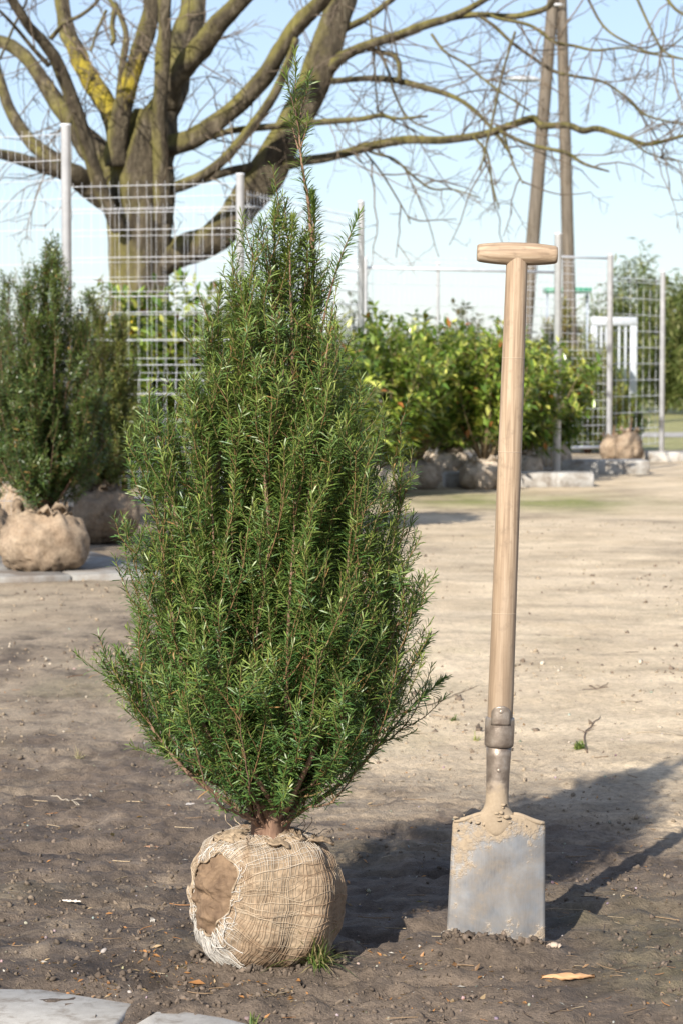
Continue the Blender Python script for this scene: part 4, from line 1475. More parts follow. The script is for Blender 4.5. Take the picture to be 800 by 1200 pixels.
bay = empty('bay_paving'); tag(bay, kind='structure')
bx0 = gnd(8, 684)
for i in range(4):
    for j in range(4):
        mb = MB(); mb.box((-0.85 + i * 0.503 - 0.5, 0.25 + j * 0.503, 0.025), (0.495, 0.495, 0.07), 0, 0.008)
        o = mb.build('paving_slab', MAT['bay_slab'], bay, smooth=False)
bay.location = (bx0[0] + 0.42, bx0[1] + 0.02, -0.014)
bay.rotation_euler = (0, 0, math.radians(21))

# ------------------------------------------------------------------ balled yews in the bay, rear left


def bell(Rm, k=0.35):
    return lambda z: Rm * np.interp(z, [0, 0.06, 0.2, 0.4, 0.6, 0.8, 0.95, 1.05], [0.45, 0.85, 1.0, 0.97, 0.80, 0.55, 0.27, 0.08])


BGY = dict(twigcol=((0.13, 0.085, 0.04), (0.10, 0.11, 0.03)), nl=0.036, nw=0.0072, spacing=0.0062, lat=(0.10, 0.28), sub=(0.06, 0.14), stem_r=0.014)
pal_dark = ((0.027, 0.064, 0.016), (0.125, 0.155, 0.034))
pal_olive = ((0.050, 0.082, 0.020), (0.20, 0.195, 0.042))
g1 = 'balled yews standing in the paved bay'


def bg_yew(px, Yd, H, Rm, seed, pal, ball, label, dens=1.15, n=30, **kw):
    d = dict(BGY); d.update(kw)
    return make_yew('yew_shrub', label, g1, np.array([X_at(px, Yd), Yd, 0.03]), H, bell(Rm), n, seed, pal, dens=dens, ball=ball, **d)


bg_yew(52, 12.30, 1.82, 0.38, 21, pal_dark, (0.222, 0.2, 0.168), 'dark balled yew whose big torn burlap ball sits on the pale slab in the sun')
bg_yew(122, 14.6, 1.55, 0.36, 22, pal_olive, (0.20, 0.2, 0.17), 'yellowish green balled yew whose ball stands in shade behind the sunlit ball')
bg_yew(-30, 13.4, 1.80, 0.40, 23, pal_dark, (0.2, 0.2, 0.17), 'dark balled yew half hidden behind the yew with the sunlit torn ball')
bg_yew(28, 15.6, 1.75, 0.42, 24, pal_olive, (0.2, 0.2, 0.17), 'olive yew crowded in the row behind the dark balled yews', dens=0.7, spacing=0.0075)
bg_yew(95, 16.6, 1.42, 0.36, 26, pal_dark, (0.2, 0.2, 0.17), 'dark yew filling the back of the paved bay against the fence', dens=0.65)

# ------------------------------------------------------------------ broadleaf shrubs
LEAF_V = np.array([[0, 0, 0], [0.28, 0.40, 0.10], [0.28, 0, -0.02], [0.28, -0.40, 0.10], [0.68, 0.38, 0.08], [0.68, 0, -0.03], [0.68, -0.38, 0.08], [1, 0, -0.10]])
LEAF_F = np.array([[0, 2, 1], [0, 3, 2], [1, 2, 5], [1, 5, 4], [2, 3, 6], [2, 6, 5], [4, 5, 7], [5, 6, 7]])


LEAF2_V = np.array([[0, 0, 0], [0.42, 0.45, 0.08], [0.45, 0, -0.02], [0.42, -0.45, 0.08], [1, 0, -0.08]])
LEAF2_F = np.array([[0, 2, 1], [0, 3, 2], [1, 2, 4], [2, 3, 4]])


def leaves_on(mb, P, L, r, per_m, ll, lw, pal, t0=0.2, droop=0.15, wcol=None):
    N = len(P)
    cnt = np.maximum(r.poisson(L * (1 - t0) * per_m), 2)
    sid = np.repeat(np.arange(N), cnt)
    n = len(sid)
    t = t0 + (1 - t0) * r.uniform(0, 1, n) ** 0.75
    Pt, Tg = interp_path(P[sid], t[:, None]); Pt, Tg = Pt[:, 0], Tg[:, 0]
    rv = norm(r.normal(size=(n, 3)))
    rad = norm(rv - Tg * np.sum(rv * Tg, 1, keepdims=True))
    ang = np.radians(r.uniform(35, 75, n))
    D = norm(Tg * np.cos(ang)[:, None] + rad * np.sin(ang)[:, None] + np.array([0, 0, -1.0]) * (droop * r.uniform(0, 1.6, n))[:, None])
    Yv = np.cross(np.array([0, 0, 1.0]), D); Yv = norm(Yv + 0.25 * r.normal(size=(n, 3)))
    Yv = norm(Yv - D * np.sum(Yv * D, 1, keepdims=True)); Zv = np.cross(D, Yv)
    s = r.uniform(0.65, 1.2, n)
    LV, LF = (LEAF2_V, LEAF2_F) if True else (LEAF_V, LEAF_F)
    V, F = scatter(LV, LF, Pt, D * (ll * s)[:, None], Yv * (lw * s)[:, None], Zv * (ll * s * 0.9)[:, None])
    pal = np.array(pal)
    c = pal[r.choice(len(pal), n, p=wcol)] * r.uniform(0.75, 1.25, (n, 1))
    mb.add(V, F, np.repeat(c, len(LV), 0))
    return n


def make_bush(name, label, cat, group, base, H, W, seed, pal, wcol, ll=0.10, lw=0.042, n_stem=14, per_m=34, dens=11, ball=None, mat='leaf', stemcol=(0.22, 0.16, 0.09), spread=0.6, side_len=(0.16, 0.38), up=0.5,
              droop=0.15, stem_r=0.008, bare=0.22, lean=0.0):
    r = np.random.default_rng(seed)
    root = empty(name, base); tag(root, label, cat, group)
    topz = 0.0
    if ball is not None:
        make_root_ball(root, ball, seed, ball[2] * 0.86, MAT['burlap_pale'], tuft=True); topz = ball[2] * 1.7
    K = 12
    S = []
    for i in range(n_stem):
        ph = i * 2.39996 + r.uniform(-.3, .3); f = math.sqrt((i + 0.5) / n_stem)
        ze = H * (1.0 - 0.28 * f + r.uniform(-0.12, 0.06)); re = W * spread * f * r.uniform(0.7, 1.1)
        tt = np.linspace(0, 1, K)[:, None]
        e = np.array([math.cos(ph) * re, math.sin(ph) * re + lean, ze]); o0 = np.array([0, 0, topz - 0.02])
        m_ = o0 + np.array([math.cos(ph) * re * 0.7, math.sin(ph) * re * 0.7 + lean * 0.8, (ze - topz) * 0.42])
        b = (1 - tt) ** 2 * o0 + 2 * tt * (1 - tt) * m_ + tt ** 2 * e
        S.append(b + np.cumsum(r.normal(0, 0.010, (K, 3)), 0) * tt)
    S = np.array(S); SL = np.linalg.norm(np.diff(S, axis=1), axis=2).sum(1)
    mb = MB()
    V, fl = tubes(S, np.repeat((stem_r * np.linspace(1, 0.3, K))[None], len(S), 0), 5)
    mb.add(V, fl[0], np.array(stemcol))
    C1, L1, _, _ = spawn(S, SL, None, r, bare, 1.0, dens, 25, 65, side_len[0], side_len[1], 6, up, outward=np.zeros(3), taper=0.35)
    V, fl = tubes(C1, np.repeat((stem_r * 0.42 * np.linspace(1, 0.4, 6))[None], len(C1), 0), 3)
    mb.add(V, fl[0], np.array(stemcol) * np.array([0.8, 1.15, 0.8]))
    tag(mb.build('stems', MAT['twig'], root), kind='stuff')
    lf = MB()
    n = leaves_on(lf, C1, L1, r, per_m, ll, lw, pal, 0.15, droop, wcol)
    n += leaves_on(lf, S, SL, r, per_m * 0.8, ll, lw, pal, bare + 0.1, droop, wcol)
    tag(lf.build('leaves', MAT[mat], root), kind='stuff')
    print(name, 'leaves', n)
    return root


pal_laurel = [(0.080, 0.145, 0.024), (0.165, 0.240, 0.038), (0.300, 0.350, 0.060), (0.46, 0.47, 0.11), (0.28, 0.11, 0.035)]
wl = [0.34, 0.32, 0.20, 0.115, 0.025]
gl_ = 'balled laurels along the wire fence'
for (px, py, H, W, b, sd_, lab) in [
    (490, 573, 1.52, 0.62, (0.21, 0.2, 0.135), 41, 'balled laurel with bare fanned stems over a pale tied burlap ball'),
    (566, 573, 1.50, 0.62, (0.22, 0.2, 0.14), 42, 'balled laurel whose burlap ball peeps out beside the spade shaft'),
    (612, 566, 1.42, 0.60, (0.2, 0.2, 0.15), 43, 'leafy laurel standing directly behind the spade shaft'),
    (648, 556, 1.20, 0.55, (0.20, 0.2, 0.17), 44, 'short laurel with a round brown ball behind the single grey post'),
    (528, 563, 1.55, 0.62, (0.2, 0.2, 0.15), 45, 'tall leafy laurel squeezed between the two laurels with pale balls'),
    (440, 586, 1.50, 0.58, (0.2, 0.2, 0.15), 46, 'glossy laurel mostly hidden behind the tall free standing yew'),
    (375, 626, 1.32, 0.45, (0.2, 0.2, 0.15), 48, 'low laurel set out on the bare ground behind the tall free standing yew'),
    (508, 562, 1.50, 0.66, (0.2, 0.2, 0.15), 56, 'laurel at the back of the hedge between the fanned stems and the tall leafy laurel'),
    (590, 560, 1.46, 0.66, (0.2, 0.2, 0.15), 57, 'laurel at the back of the hedge close behind the spade shaft'),
    (462, 578, 1.40, 0.55, (0.2, 0.2, 0.15), 47, 'laurel showing glossy leaves past the edge of the tall free standing yew'),
]:
    g = gnd(px, py)
    vis = px in (490, 566)
    make_bush('laurel_shrub', lab, 'shrub', gl_, (g[0], g[1] + (0.02 if vis else 0.25), 0), H, W, sd_, pal_laurel, wl, ll=0.105, lw=0.046, ball=b, n_stem=27, per_m=40, dens=18, spread=0.82 if vis else 0.95, bare=0.17 if vis else 0.03, lean=0.15 if vis else 0.0)
# laurels behind the creased panel
for (px, Yd, H, sd_, lab) in [(185, 19.2, 1.66, 51, 'laurel behind the creased fence panel beside the tree trunk'), (232, 19.4, 1.66, 52, 'laurel behind the creased fence panel below the mossy limb'),
                              (285, 19.9, 1.66, 53, 'laurel behind the fence post half covered by the tall free standing yew'), (140, 19.0, 1.62, 54, 'laurel behind the fence hidden by the yellowish yew'),
                              (345, 20.6, 1.5, 55, 'laurel by the fence wholly behind the tall free standing yew')]:
    make_bush('laurel_shrub', lab, 'shrub', 'laurels behind the creased fence panel', (X_at(px, Yd), Yd, 0), H, 0.62, sd_, pal_laurel, wl, ll=0.12, lw=0.056, n_stem=34, per_m=44, dens=17, spread=0.95, bare=0.10)

# conifers behind the close meshed panel
pal_con = ((0.13, 0.18, 0.035), (0.32, 0.31, 0.07))
make_yew('conifer_shrub', 'yellow green conifer behind the close meshed wire panel', 'conifers behind the meshed panels', np.array([X_at(688, 30.2), 30.2, 0]), 1.50, bell(0.62), 30, 61, pal_con, nl=0.08, nw=0.022, spacing=0.016, dens=0.7, lat=(0.2, 0.45),
         sub=(0.1, 0.2), stem_r=0.02)
make_yew('conifer_shrub', 'bushy conifer beside the white barred gate, behind the coarse meshed panel', 'conifers behind the meshed panels', np.array([X_at(722, 30.9), 30.9, 0]), 1.0, bell(0.40), 18, 62, ((0.06, 0.12, 0.03), (0.17, 0.21, 0.05)), nl=0.08,
         nw=0.022, spacing=0.016, dens=0.7, lat=(0.2, 0.4), sub=(0.1, 0.2), stem_r=0.02)
make_yew('conifer_shrub', 'olive conifer just behind the single grey post and laurel', 'conifers behind the meshed panels', np.array([X_at(655, 30.5), 30.5, 0]), 1.95, bell(0.5), 20, 63, ((0.10, 0.12, 0.03), (0.26, 0.22, 0.06)), nl=0.08, nw=0.022, spacing=0.016,
         dens=0.7, lat=(0.2, 0.45), sub=(0.1, 0.2), stem_r=0.02)
# loose balled plants by the kerb
for (px, py, w_, sd_, lab) in [(736, 541, 0.16, 71, 'small bundle of burlap balls beside the kerb, tan and torn'), (716, 540, 0.13, 72, 'small grey burlap ball against the fence post above the kerb')]:
    g = gnd(px, py)
    e = empty('balled_plant', (g[0], g[1], 0.0)); tag(e, lab, 'root ball', 'small balled plants at the kerb')
    make_root_ball(e, (w_, w_, w_ * 1.15), sd_, w_ * 1.0, MAT['burlap_bg'])
    mb = MB(); mb.tube([(0, 0, w_ * 1.9), (0.02, 0, w_ * 2.4), (0.03, 0, w_ * 3.2)], [0.015, 0.012, 0.006], 6); mb.build('stem', MAT['yewbark'], e)

# forsythia in flower behind the yews
pal_fo = [(0.75, 0.58, 0.03), (0.70, 0.50, 0.02), (0.20, 0.24, 0.05)]
for (px, Yd, H, sd_, lab) in [(4, 16.8, 1.62, 81, 'yellow flowering bush peeping out behind the dark balled yews'), (122, 18.9, 1.62, 82, 'yellow flowering bush behind the fence next to the tree trunk')]:
    make_bush('forsythia_bush', lab, 'bush', 'flowering bushes behind the yews', (X_at(px, Yd), Yd, 0), H, 0.4, sd_, pal_fo, [.55, .35, .10], ll=0.035, lw=0.022, n_stem=12, per_m=26, dens=7, mat='softleaf', spread=0.45, side_len=(0.2, 0.5), bare=0.45)

# bamboo thicket and far shrubs
pal_bam = [(0.10, 0.13, 0.035), (0.16, 0.18, 0.055), (0.24, 0.24, 0.09), (0.06, 0.09, 0.025)]
for k, (px, Yd, H, W, sd_, lab) in enumerate([
    (742, 57, 3.9, 1.3, 91, 'tall bamboo clump rising behind the white barred gate'), (778, 55, 3.5, 1.2, 92, 'tall bamboo clump behind the end post of the coarse fence panel'),
    (812, 54, 3.4, 1.2, 93, 'tall bamboo clump overhanging the lawn beyond the end post'), (708, 60, 3.0, 1.2, 94, 'lower bamboo clump behind the olive conifer and white barred gate'),
    (840, 53, 3.6, 1.2, 95, 'bamboo clump at the outer end of the thicket')]):
    make_bush('bamboo_clump', lab, 'bamboo', 'bamboo thicket beyond the lawn', (X_at(px, Yd), Yd, 0), H, W, sd_, pal_bam, [.34, .30, .16, .20], ll=0.26, lw=0.055, n_stem=34, per_m=13, dens=5, mat='softleaf', stemcol=(0.22, 0.22, 0.08), spread=0.62,
              side_len=(0.3, 0.75), up=0.2, droop=0.45, stem_r=0.014, bare=0.04)
pal_far = [(0.13, 0.10, 0.05), (0.17, 0.14, 0.06), (0.09, 0.10, 0.04)]
pal_farg = [(0.05, 0.085, 0.03), (0.08, 0.11, 0.035), (0.12, 0.13, 0.05)]
for (px, Yd, H, W, sd_, pal, lab) in [
    (540, 42, 2.2, 0.9, 101, pal_far, 'brownish distant bush rising above the laurels behind the rail'), (478, 44, 2.05, 0.6, 102, pal_farg, 'small dark distant bush above the laurels'),
    (414, 40, 2.4, 0.5, 103, pal_farg, 'narrow dark distant bush next to the leaning slim fence post'), (600, 45, 1.9, 1.0, 104, pal_far, 'low brown distant bush behind the spade shaft'),
    (450, 48, 1.75, 1.2, 105, pal_far, 'low spreading distant bush behind the laurel tops'), (510, 50, 1.75, 1.2, 106, pal_farg, 'low green distant bush behind the laurel tops'),
    (655, 48, 2.2, 1.0, 107, pal_far, 'brownish distant bush at the foot of the paired poles'), (570, 52, 1.8, 1.2, 108, pal_farg, 'low green distant bush between the brown ones'),
    (300, 46, 2.0, 1.2, 109, pal_farg, 'distant bush seen through the wires past the mossy limb'), (40, 45, 2.1, 1.6, 110, pal_farg, 'distant bush behind the row of yews'),
    (235, 44, 1.8, 1.2, 111, pal_far, 'distant brown bush below the slim pale posts'), (-30, 50, 2.0, 1.6, 112, pal_far, 'distant brown bush beyond the yellow flowering bush')]:
    make_bush('distant_bush', lab, 'bush', 'bushes in the distance', (X_at(px, Yd), Yd, 0), H, W, sd_, pal, None, ll=0.16, lw=0.08, n_stem=16, per_m=16, dens=6, mat='softleaf', spread=0.7, side_len=(0.25, 0.6), bare=0.08)


# ------------------------------------------------------------------ white barred gate, green awning, poles, lamp
def make_gate():
    Yd = 53.0
    s = FPX / Yd
    root = empty('barred_gate', (X_at(718, Yd), Yd, 0)); tag(root, 'white metal gate frame with upright bars standing before the bamboo', 'gate')
    top = CAM_H + (430 - 372) / s; bot = CAM_H - (482 - 430) / s
    x = lambda px: (px - 718) / s

    def bar(name, c, sz):
        mb = MB(); mb.box(c, sz, 0, 0.01); mb.build(name, MAT['white'], root)
    bar('top_bar', ((x(691) + x(745)) / 2, 0, top - 0.09), (x(745) - x(691), 0.12, 0.19))
    bar('frame_post', (x(741), 0, (top - 0.19 + bot) / 2), (0.15, 0.11, top - 0.19 - bot))
    bar('frame_post', (x(694.5), 0, (top - 0.19 + bot) / 2), (0.15, 0.11, top - 0.19 - bot))
    bar('bottom_bar', ((x(698) + x(737.6)) / 2, 0, bot + 0.09), (x(737.6) - x(698), 0.10, 0.16))
    for px in (703, 709, 724, 731.5):
        bar('upright_bar', (x(px), 0, (top - 0.185 + bot + 0.165) / 2), (0.045, 0.04, top - 0.19 - bot - 0.165))
    bar('leg', (x(741), 0.0, bot / 2 - 0.03), (0.1, 0.08, bot + 0.05))
    bar('leg', (x(694.5), 0.0, bot / 2 - 0.03), (0.1, 0.08, bot + 0.05))


make_gate()

e = empty('green_awning', (X_at(663, 50), 50, 0)); tag(e, 'flat green awning on slim legs at the foot of the paired poles', 'awning')
mb = MB(); mb.box((0, 0, CAM_H + 89 / 56), (0.95, 0.7, 0.10), 0, 0.01); mb.build('canopy', MAT['green'], e)
for sx in (-0.42, 0.42):
    mb = MB(); mb.box((sx, 0, (CAM_H + 85 / 56) / 2), (0.05, 0.05, CAM_H + 85 / 56), 0, 0.004); mb.build('leg', MAT['dullpost'], e)


def make_poles():
    Yd = 42.0
    s = FPX / Yd
    root = empty('utility_pole', (X_at(640, Yd), Yd, 0)); tag(root, 'pair of weathered wooden poles leaning together at the top', 'utility pole')
    t = NT('weathered_pole'); v = t.coord((1, 1, 0.06)); n1 = t.noise(26, v, 5, .65); n2 = t.noise(1.2, t.coord(), 4, .6)
    c = t.mix(t.ramp(n2, [(.35, 0), (.65, 1)]), t.ramp(n1, [(.3, (0.06, 0.05, 0.038)), (.7, (0.175, 0.145, 0.11))]), t.ramp(n1, [(.3, (0.08, 0.068, 0.055)), (.7, (0.20, 0.17, 0.14))]))
    pm = t.principled(c, 0.9, 0, 0.2, t.bump(n1, 0.6, 0.01))
    zz = lambda py: CAM_H + (430 - py) / s
    xx = lambda px: (px - 640) / s

    def ln(a, b, z):
        (x0, y0), (x1, y1) = a, b
        zt = zz(y0); zb = zz(y1)
        return x0 + (z - zt) * (x1 - x0) / (zb - zt)
    for (a, b, r0, r1, yo) in (((645, 0), (613, 400), 0.098, 0.135, 0.0), ((654.5, 0), (665.5, 340), 0.092, 0.122, 0.06)):
        K = 14
        z = np.linspace(-0.3, zz(-60), K)
        P = np.array([(xx(ln(a, b, q)), yo, q) for q in z])
        mb = MB(); mb.tube(P, np.linspace(r1, r0, K), 14); mb.build('pole', pm, root)
    mb = MB(); mb.tube([(xx(643), -0.14, zz(12)), (xx(656), -0.12, zz(12))], 0.02, 8); mb.build('tie_bolt', MAT['galv'], root)
    lr = empty('street_lamp', (X_at(634, Yd), Yd, 0)); tag(lr, 'flat white street lamp head reaching out beside the paired poles', 'street lamp')
    zz2 = zz
    mb = MB(); mb.tube([(0.10, 0, zz2(104)), (0.0, 0, zz2(100)), (-0.06, 0, zz2(98)), (-0.2, 0, zz2(97))], [0.028, 0.028, 0.026, 0.025], 10); mb.build('bracket_arm', MAT['galv'], lr)
    K = 14
    u = np.linspace(0, 1, K)
    xs_ = -0.08 - u * 0.60
    mb = MB()
    v = []
    a = np.linspace(0, 2 * math.pi, 16, endpoint=False)
    for q in range(K):
        wd = 0.11 * math.sin(math.pi * (0.10 + 0.86 * u[q])) ** 0.6; ht = 0.060 * math.sin(math.pi * (0.14 + 0.8 * u[q])) ** 0.7
        v.append(np.stack([np.full(16, xs_[q]), wd * np.cos(a), zz2(96.5) + ht * np.sin(a) + 0.02 * u[q]], 1))
    qd = [(i_ * 16 + j_, i_ * 16 + (j_ + 1) % 16, (i_ + 1) * 16 + (j_ + 1) % 16, (i_ + 1) * 16 + j_) for i_ in range(K - 1) for j_ in range(16)]
    mb.add(np.concatenate(v), np.array(qd)); mb.f.append(np.array([list(range(16))[::-1], [(K - 1) * 16 + j_ for j_ in range(16)]]))
    mb.build('lamp_head', MAT['white'], lr)


make_poles()

# ------------------------------------------------------------------ the big bare tree
TREE_Y = 24.0
TS = FPX / TREE_Y
#   picture polyline (x, y, width in px), depth at start and end (m, minus = towards the camera)
LIMBS = [
    ([(132, 240, 26), (104, 217, 26), (82, 203, 23), (41, 192, 15), (0, 180, 11), (-50, 168, 9)], -.1, -1.2),
    ([(118, 225, 22), (90, 206, 20), (63, 187, 18), (36, 165, 16), (14, 132, 14), (0, 95, 12), (-10, 50, 10), (-16, -20, 8)], .1, 1.2),
    ([(135, 215, 34), (129, 198, 34), (105, 170, 30), (80, 137, 24), (60, 110, 20), (36, 74, 17), (14, 55, 15), (-15, 42, 13)], .1, .9),
    ([(140, 268, 18), (134, 254, 18), (118, 217, 17), (104, 176, 17), (85, 118, 17), (69, 77, 16), (52, 50, 14), (36, 33, 12), (22, 11, 11), (5, -20, 9)], -.34, -1.3),
    ([(140, 175, 26), (132, 138, 25), (118, 110, 24), (99, 82, 23), (88, 55, 21), (77, 27, 19), (71, -20, 17)], .0, .6),
    ([(141, 125, 10), (143, 82, 9), (148, 41, 8), (138, 12, 7), (120, -10, 5)], .1, .8),
    ([(138, 195, 28), (138, 165, 26), (146, 118, 23), (162, 69, 21), (175, 27, 20), (179, -25, 18)], -.15, -.3),
    ([(190, 262, 18), (190, 220, 19), (187, 137, 18), (190, 82, 17), (193, 30, 15), (194, -25, 14)], -.42, -.8),
    ([(176, 200, 52), (186, 150, 46), (199, 107, 38), (211, 65, 33), (224, 20, 30), (230, -25, 27)], .1, 1.2),
    ([(196, 125, 26), (206, 92, 28), (238, 52, 25), (264, 20, 21), (300, -15, 18)], -.1, -.9),
    ([(182, 172, 20), (196, 171, 23), (229, 160, 23), (271, 131, 22), (307, 94, 21), (326, 62, 20), (349, 29, 19), (372, 6, 17), (392, -22, 15)], -.15, -1.0),
    ([(186, 228, 12), (205, 220, 13), (235, 208, 13), (264, 185, 12), (294, 150, 11), (320, 114, 10), (336, 78, 9), (348, 45, 8)], -.3, -.8),
    ([(176, 312, 34), (195, 303, 36), (217, 293, 36), (243, 281, 36), (270, 262, 37), (290, 236, 39), (310, 205, 41), (330, 169, 40), (355, 124, 37), (375, 78, 35), (388, 39, 33), (401, 0, 31), (410, -35, 28)], .0, .8),
    ([(198, 172, 9), (245, 161, 8), (278, 152, 8), (323, 148, 7), (375, 143, 7), (420, 140, 6), (445, 135, 5), (465, 139, 4), (500, 136, 2.5)], .2, -1.2),
    ([(205, 222, 9), (242, 209, 10), (275, 199, 10), (306, 196, 11)], -.2, .3),
    ([(335, 193, 13), (355, 189, 11), (388, 184, 10), (433, 172, 10), (476, 164, 9.5), (519, 164, 9), (568, 157, 8.5), (597, 147, 8), (624, 139, 8), (635, 147, 7.5), (665, 147, 7), (682, 153, 7), (701, 151, 6.5), (734, 162, 5), (756, 169, 4.5), (778, 165, 4), (810, 156, 3.5)], .3, -2.0),
    ([(585, 154, 4), (621, 170, 4.5), (662, 179, 4.5), (684, 192, 3.5), (713, 201, 2)], -1.2, -1.8),
    ([(384, 82, 14), (400, 68, 13), (425, 55, 12), (462, 43, 11), (499, 29, 10), (525, 21, 9), (551, 9, 8), (580, -8, 7)], .5, -.8),
    ([(510, 26, 7), (525, 21, 8), (562, 17, 7.5), (597, 19, 7), (620, 16, 7), (643, 7, 6.5), (653, -12, 6)], -.2, -1.0),
    ([(395, 42, 10), (407, 32, 9), (436, 17, 8), (465, -6, 7)], .7, .5),
    ([(370, 98, 9), (390, 95, 8), (433, 92, 7.5), (468, 95, 8), (499, 103, 7), (528, 112, 6), (551, 126, 5), (577, 152, 4), (600, 185, 2.5)], .6, -.6),
    ([(468, 95, 6), (465, 69, 6), (442, 60, 6), (425, 55, 6)], .1, .3),
    ([(560, 18, 4), (580, 32, 4.5), (602, 52, 4), (646, 82, 4), (671, 89, 3.5), (706, 96, 3), (734, 115, 3), (756, 135, 2.5), (805, 147, 2)], -.5, -1.5),
    ([(575, 18, 4), (585, 22, 4), (621, 30, 4), (649, 49, 4), (673, 54, 3.5), (698, 59, 3), (731, 56, 2.5), (756, 62, 2.2), (805, 70, 2)], -.6, -2.0),
    ([(603, 37, 3), (588, 86, 3), (577, 138, 3), (562, 200, 2)], -.8, -1.2),
    ([(433, 20, 2.4), (438, 80, 2.4), (442, 132, 1.8)], .3, .2),
    ([(420, 172, 4), (440, 180, 3.5), (462, 187, 3), (482, 205, 3), (505, 221, 2.6), (530, 222, 2), (562, 232, 1.6)], .1, -.8),
    ([(427, 178, 2.6), (448, 205, 2.4), (475, 250, 1.6), (480, 262, 1.4)], .1, -.4),
    ([(554, 160, 3.2), (570, 180, 3), (576, 215, 2.2), (584, 245, 1.6)], -.8, -1.3),
    ([(590, 158, 3), (600, 190, 2.6), (612, 215, 1.8)], -1, -1.4),
    ([(440, 50, 4), (455, 85, 3.5), (462, 110, 3), (480, 140, 2.4), (520, 158, 2)], .2, 0),
    ([(505, 40, 3.5), (520, 60, 3.2), (545, 75, 3), (575, 100, 2.6), (620, 130, 2)], -.3, -.9),
    ([(684, -10, 3), (706, 30, 2.8), (735, 50, 2.4), (770, 62, 2), (805, 40, 1.8)], -2, -2.6),
    ([(742, -10, 3), (765, 40, 2.8), (780, 62, 2.4), (810, 72, 2)], -2.2, -2.8),
    ([(775, -10, 4), (790, 10, 3.4), (810, 22, 3)], -2.3, -2.8),
    ([(735, 162, 2.4), (760, 180, 2), (800, 190, 1.5)], -1.8, -2.2),
    ([(0, 70, 3), (18, 28, 3), (30, 5, 3), (34, -15, 2.4)], -.8, -1.0),
    ([(58, 77, 6), (40, 58, 5), (15, 28, 4), (-8, 5, 3)], -1.0, -1.5),
    ([(60, 45, 6), (75, 28, 5), (95, 18, 4.4), (112, 4, 4), (125, -15, 3)], -1.0, -1.6),
    ([(135, 10, 7), (132, 30, 6), (134, 45, 6), (131, 52, 4)], -.4, -.6),
    ([(125, 12, 4), (115, 35, 3.5), (107, 60, 3)], -.5, -.6),
]


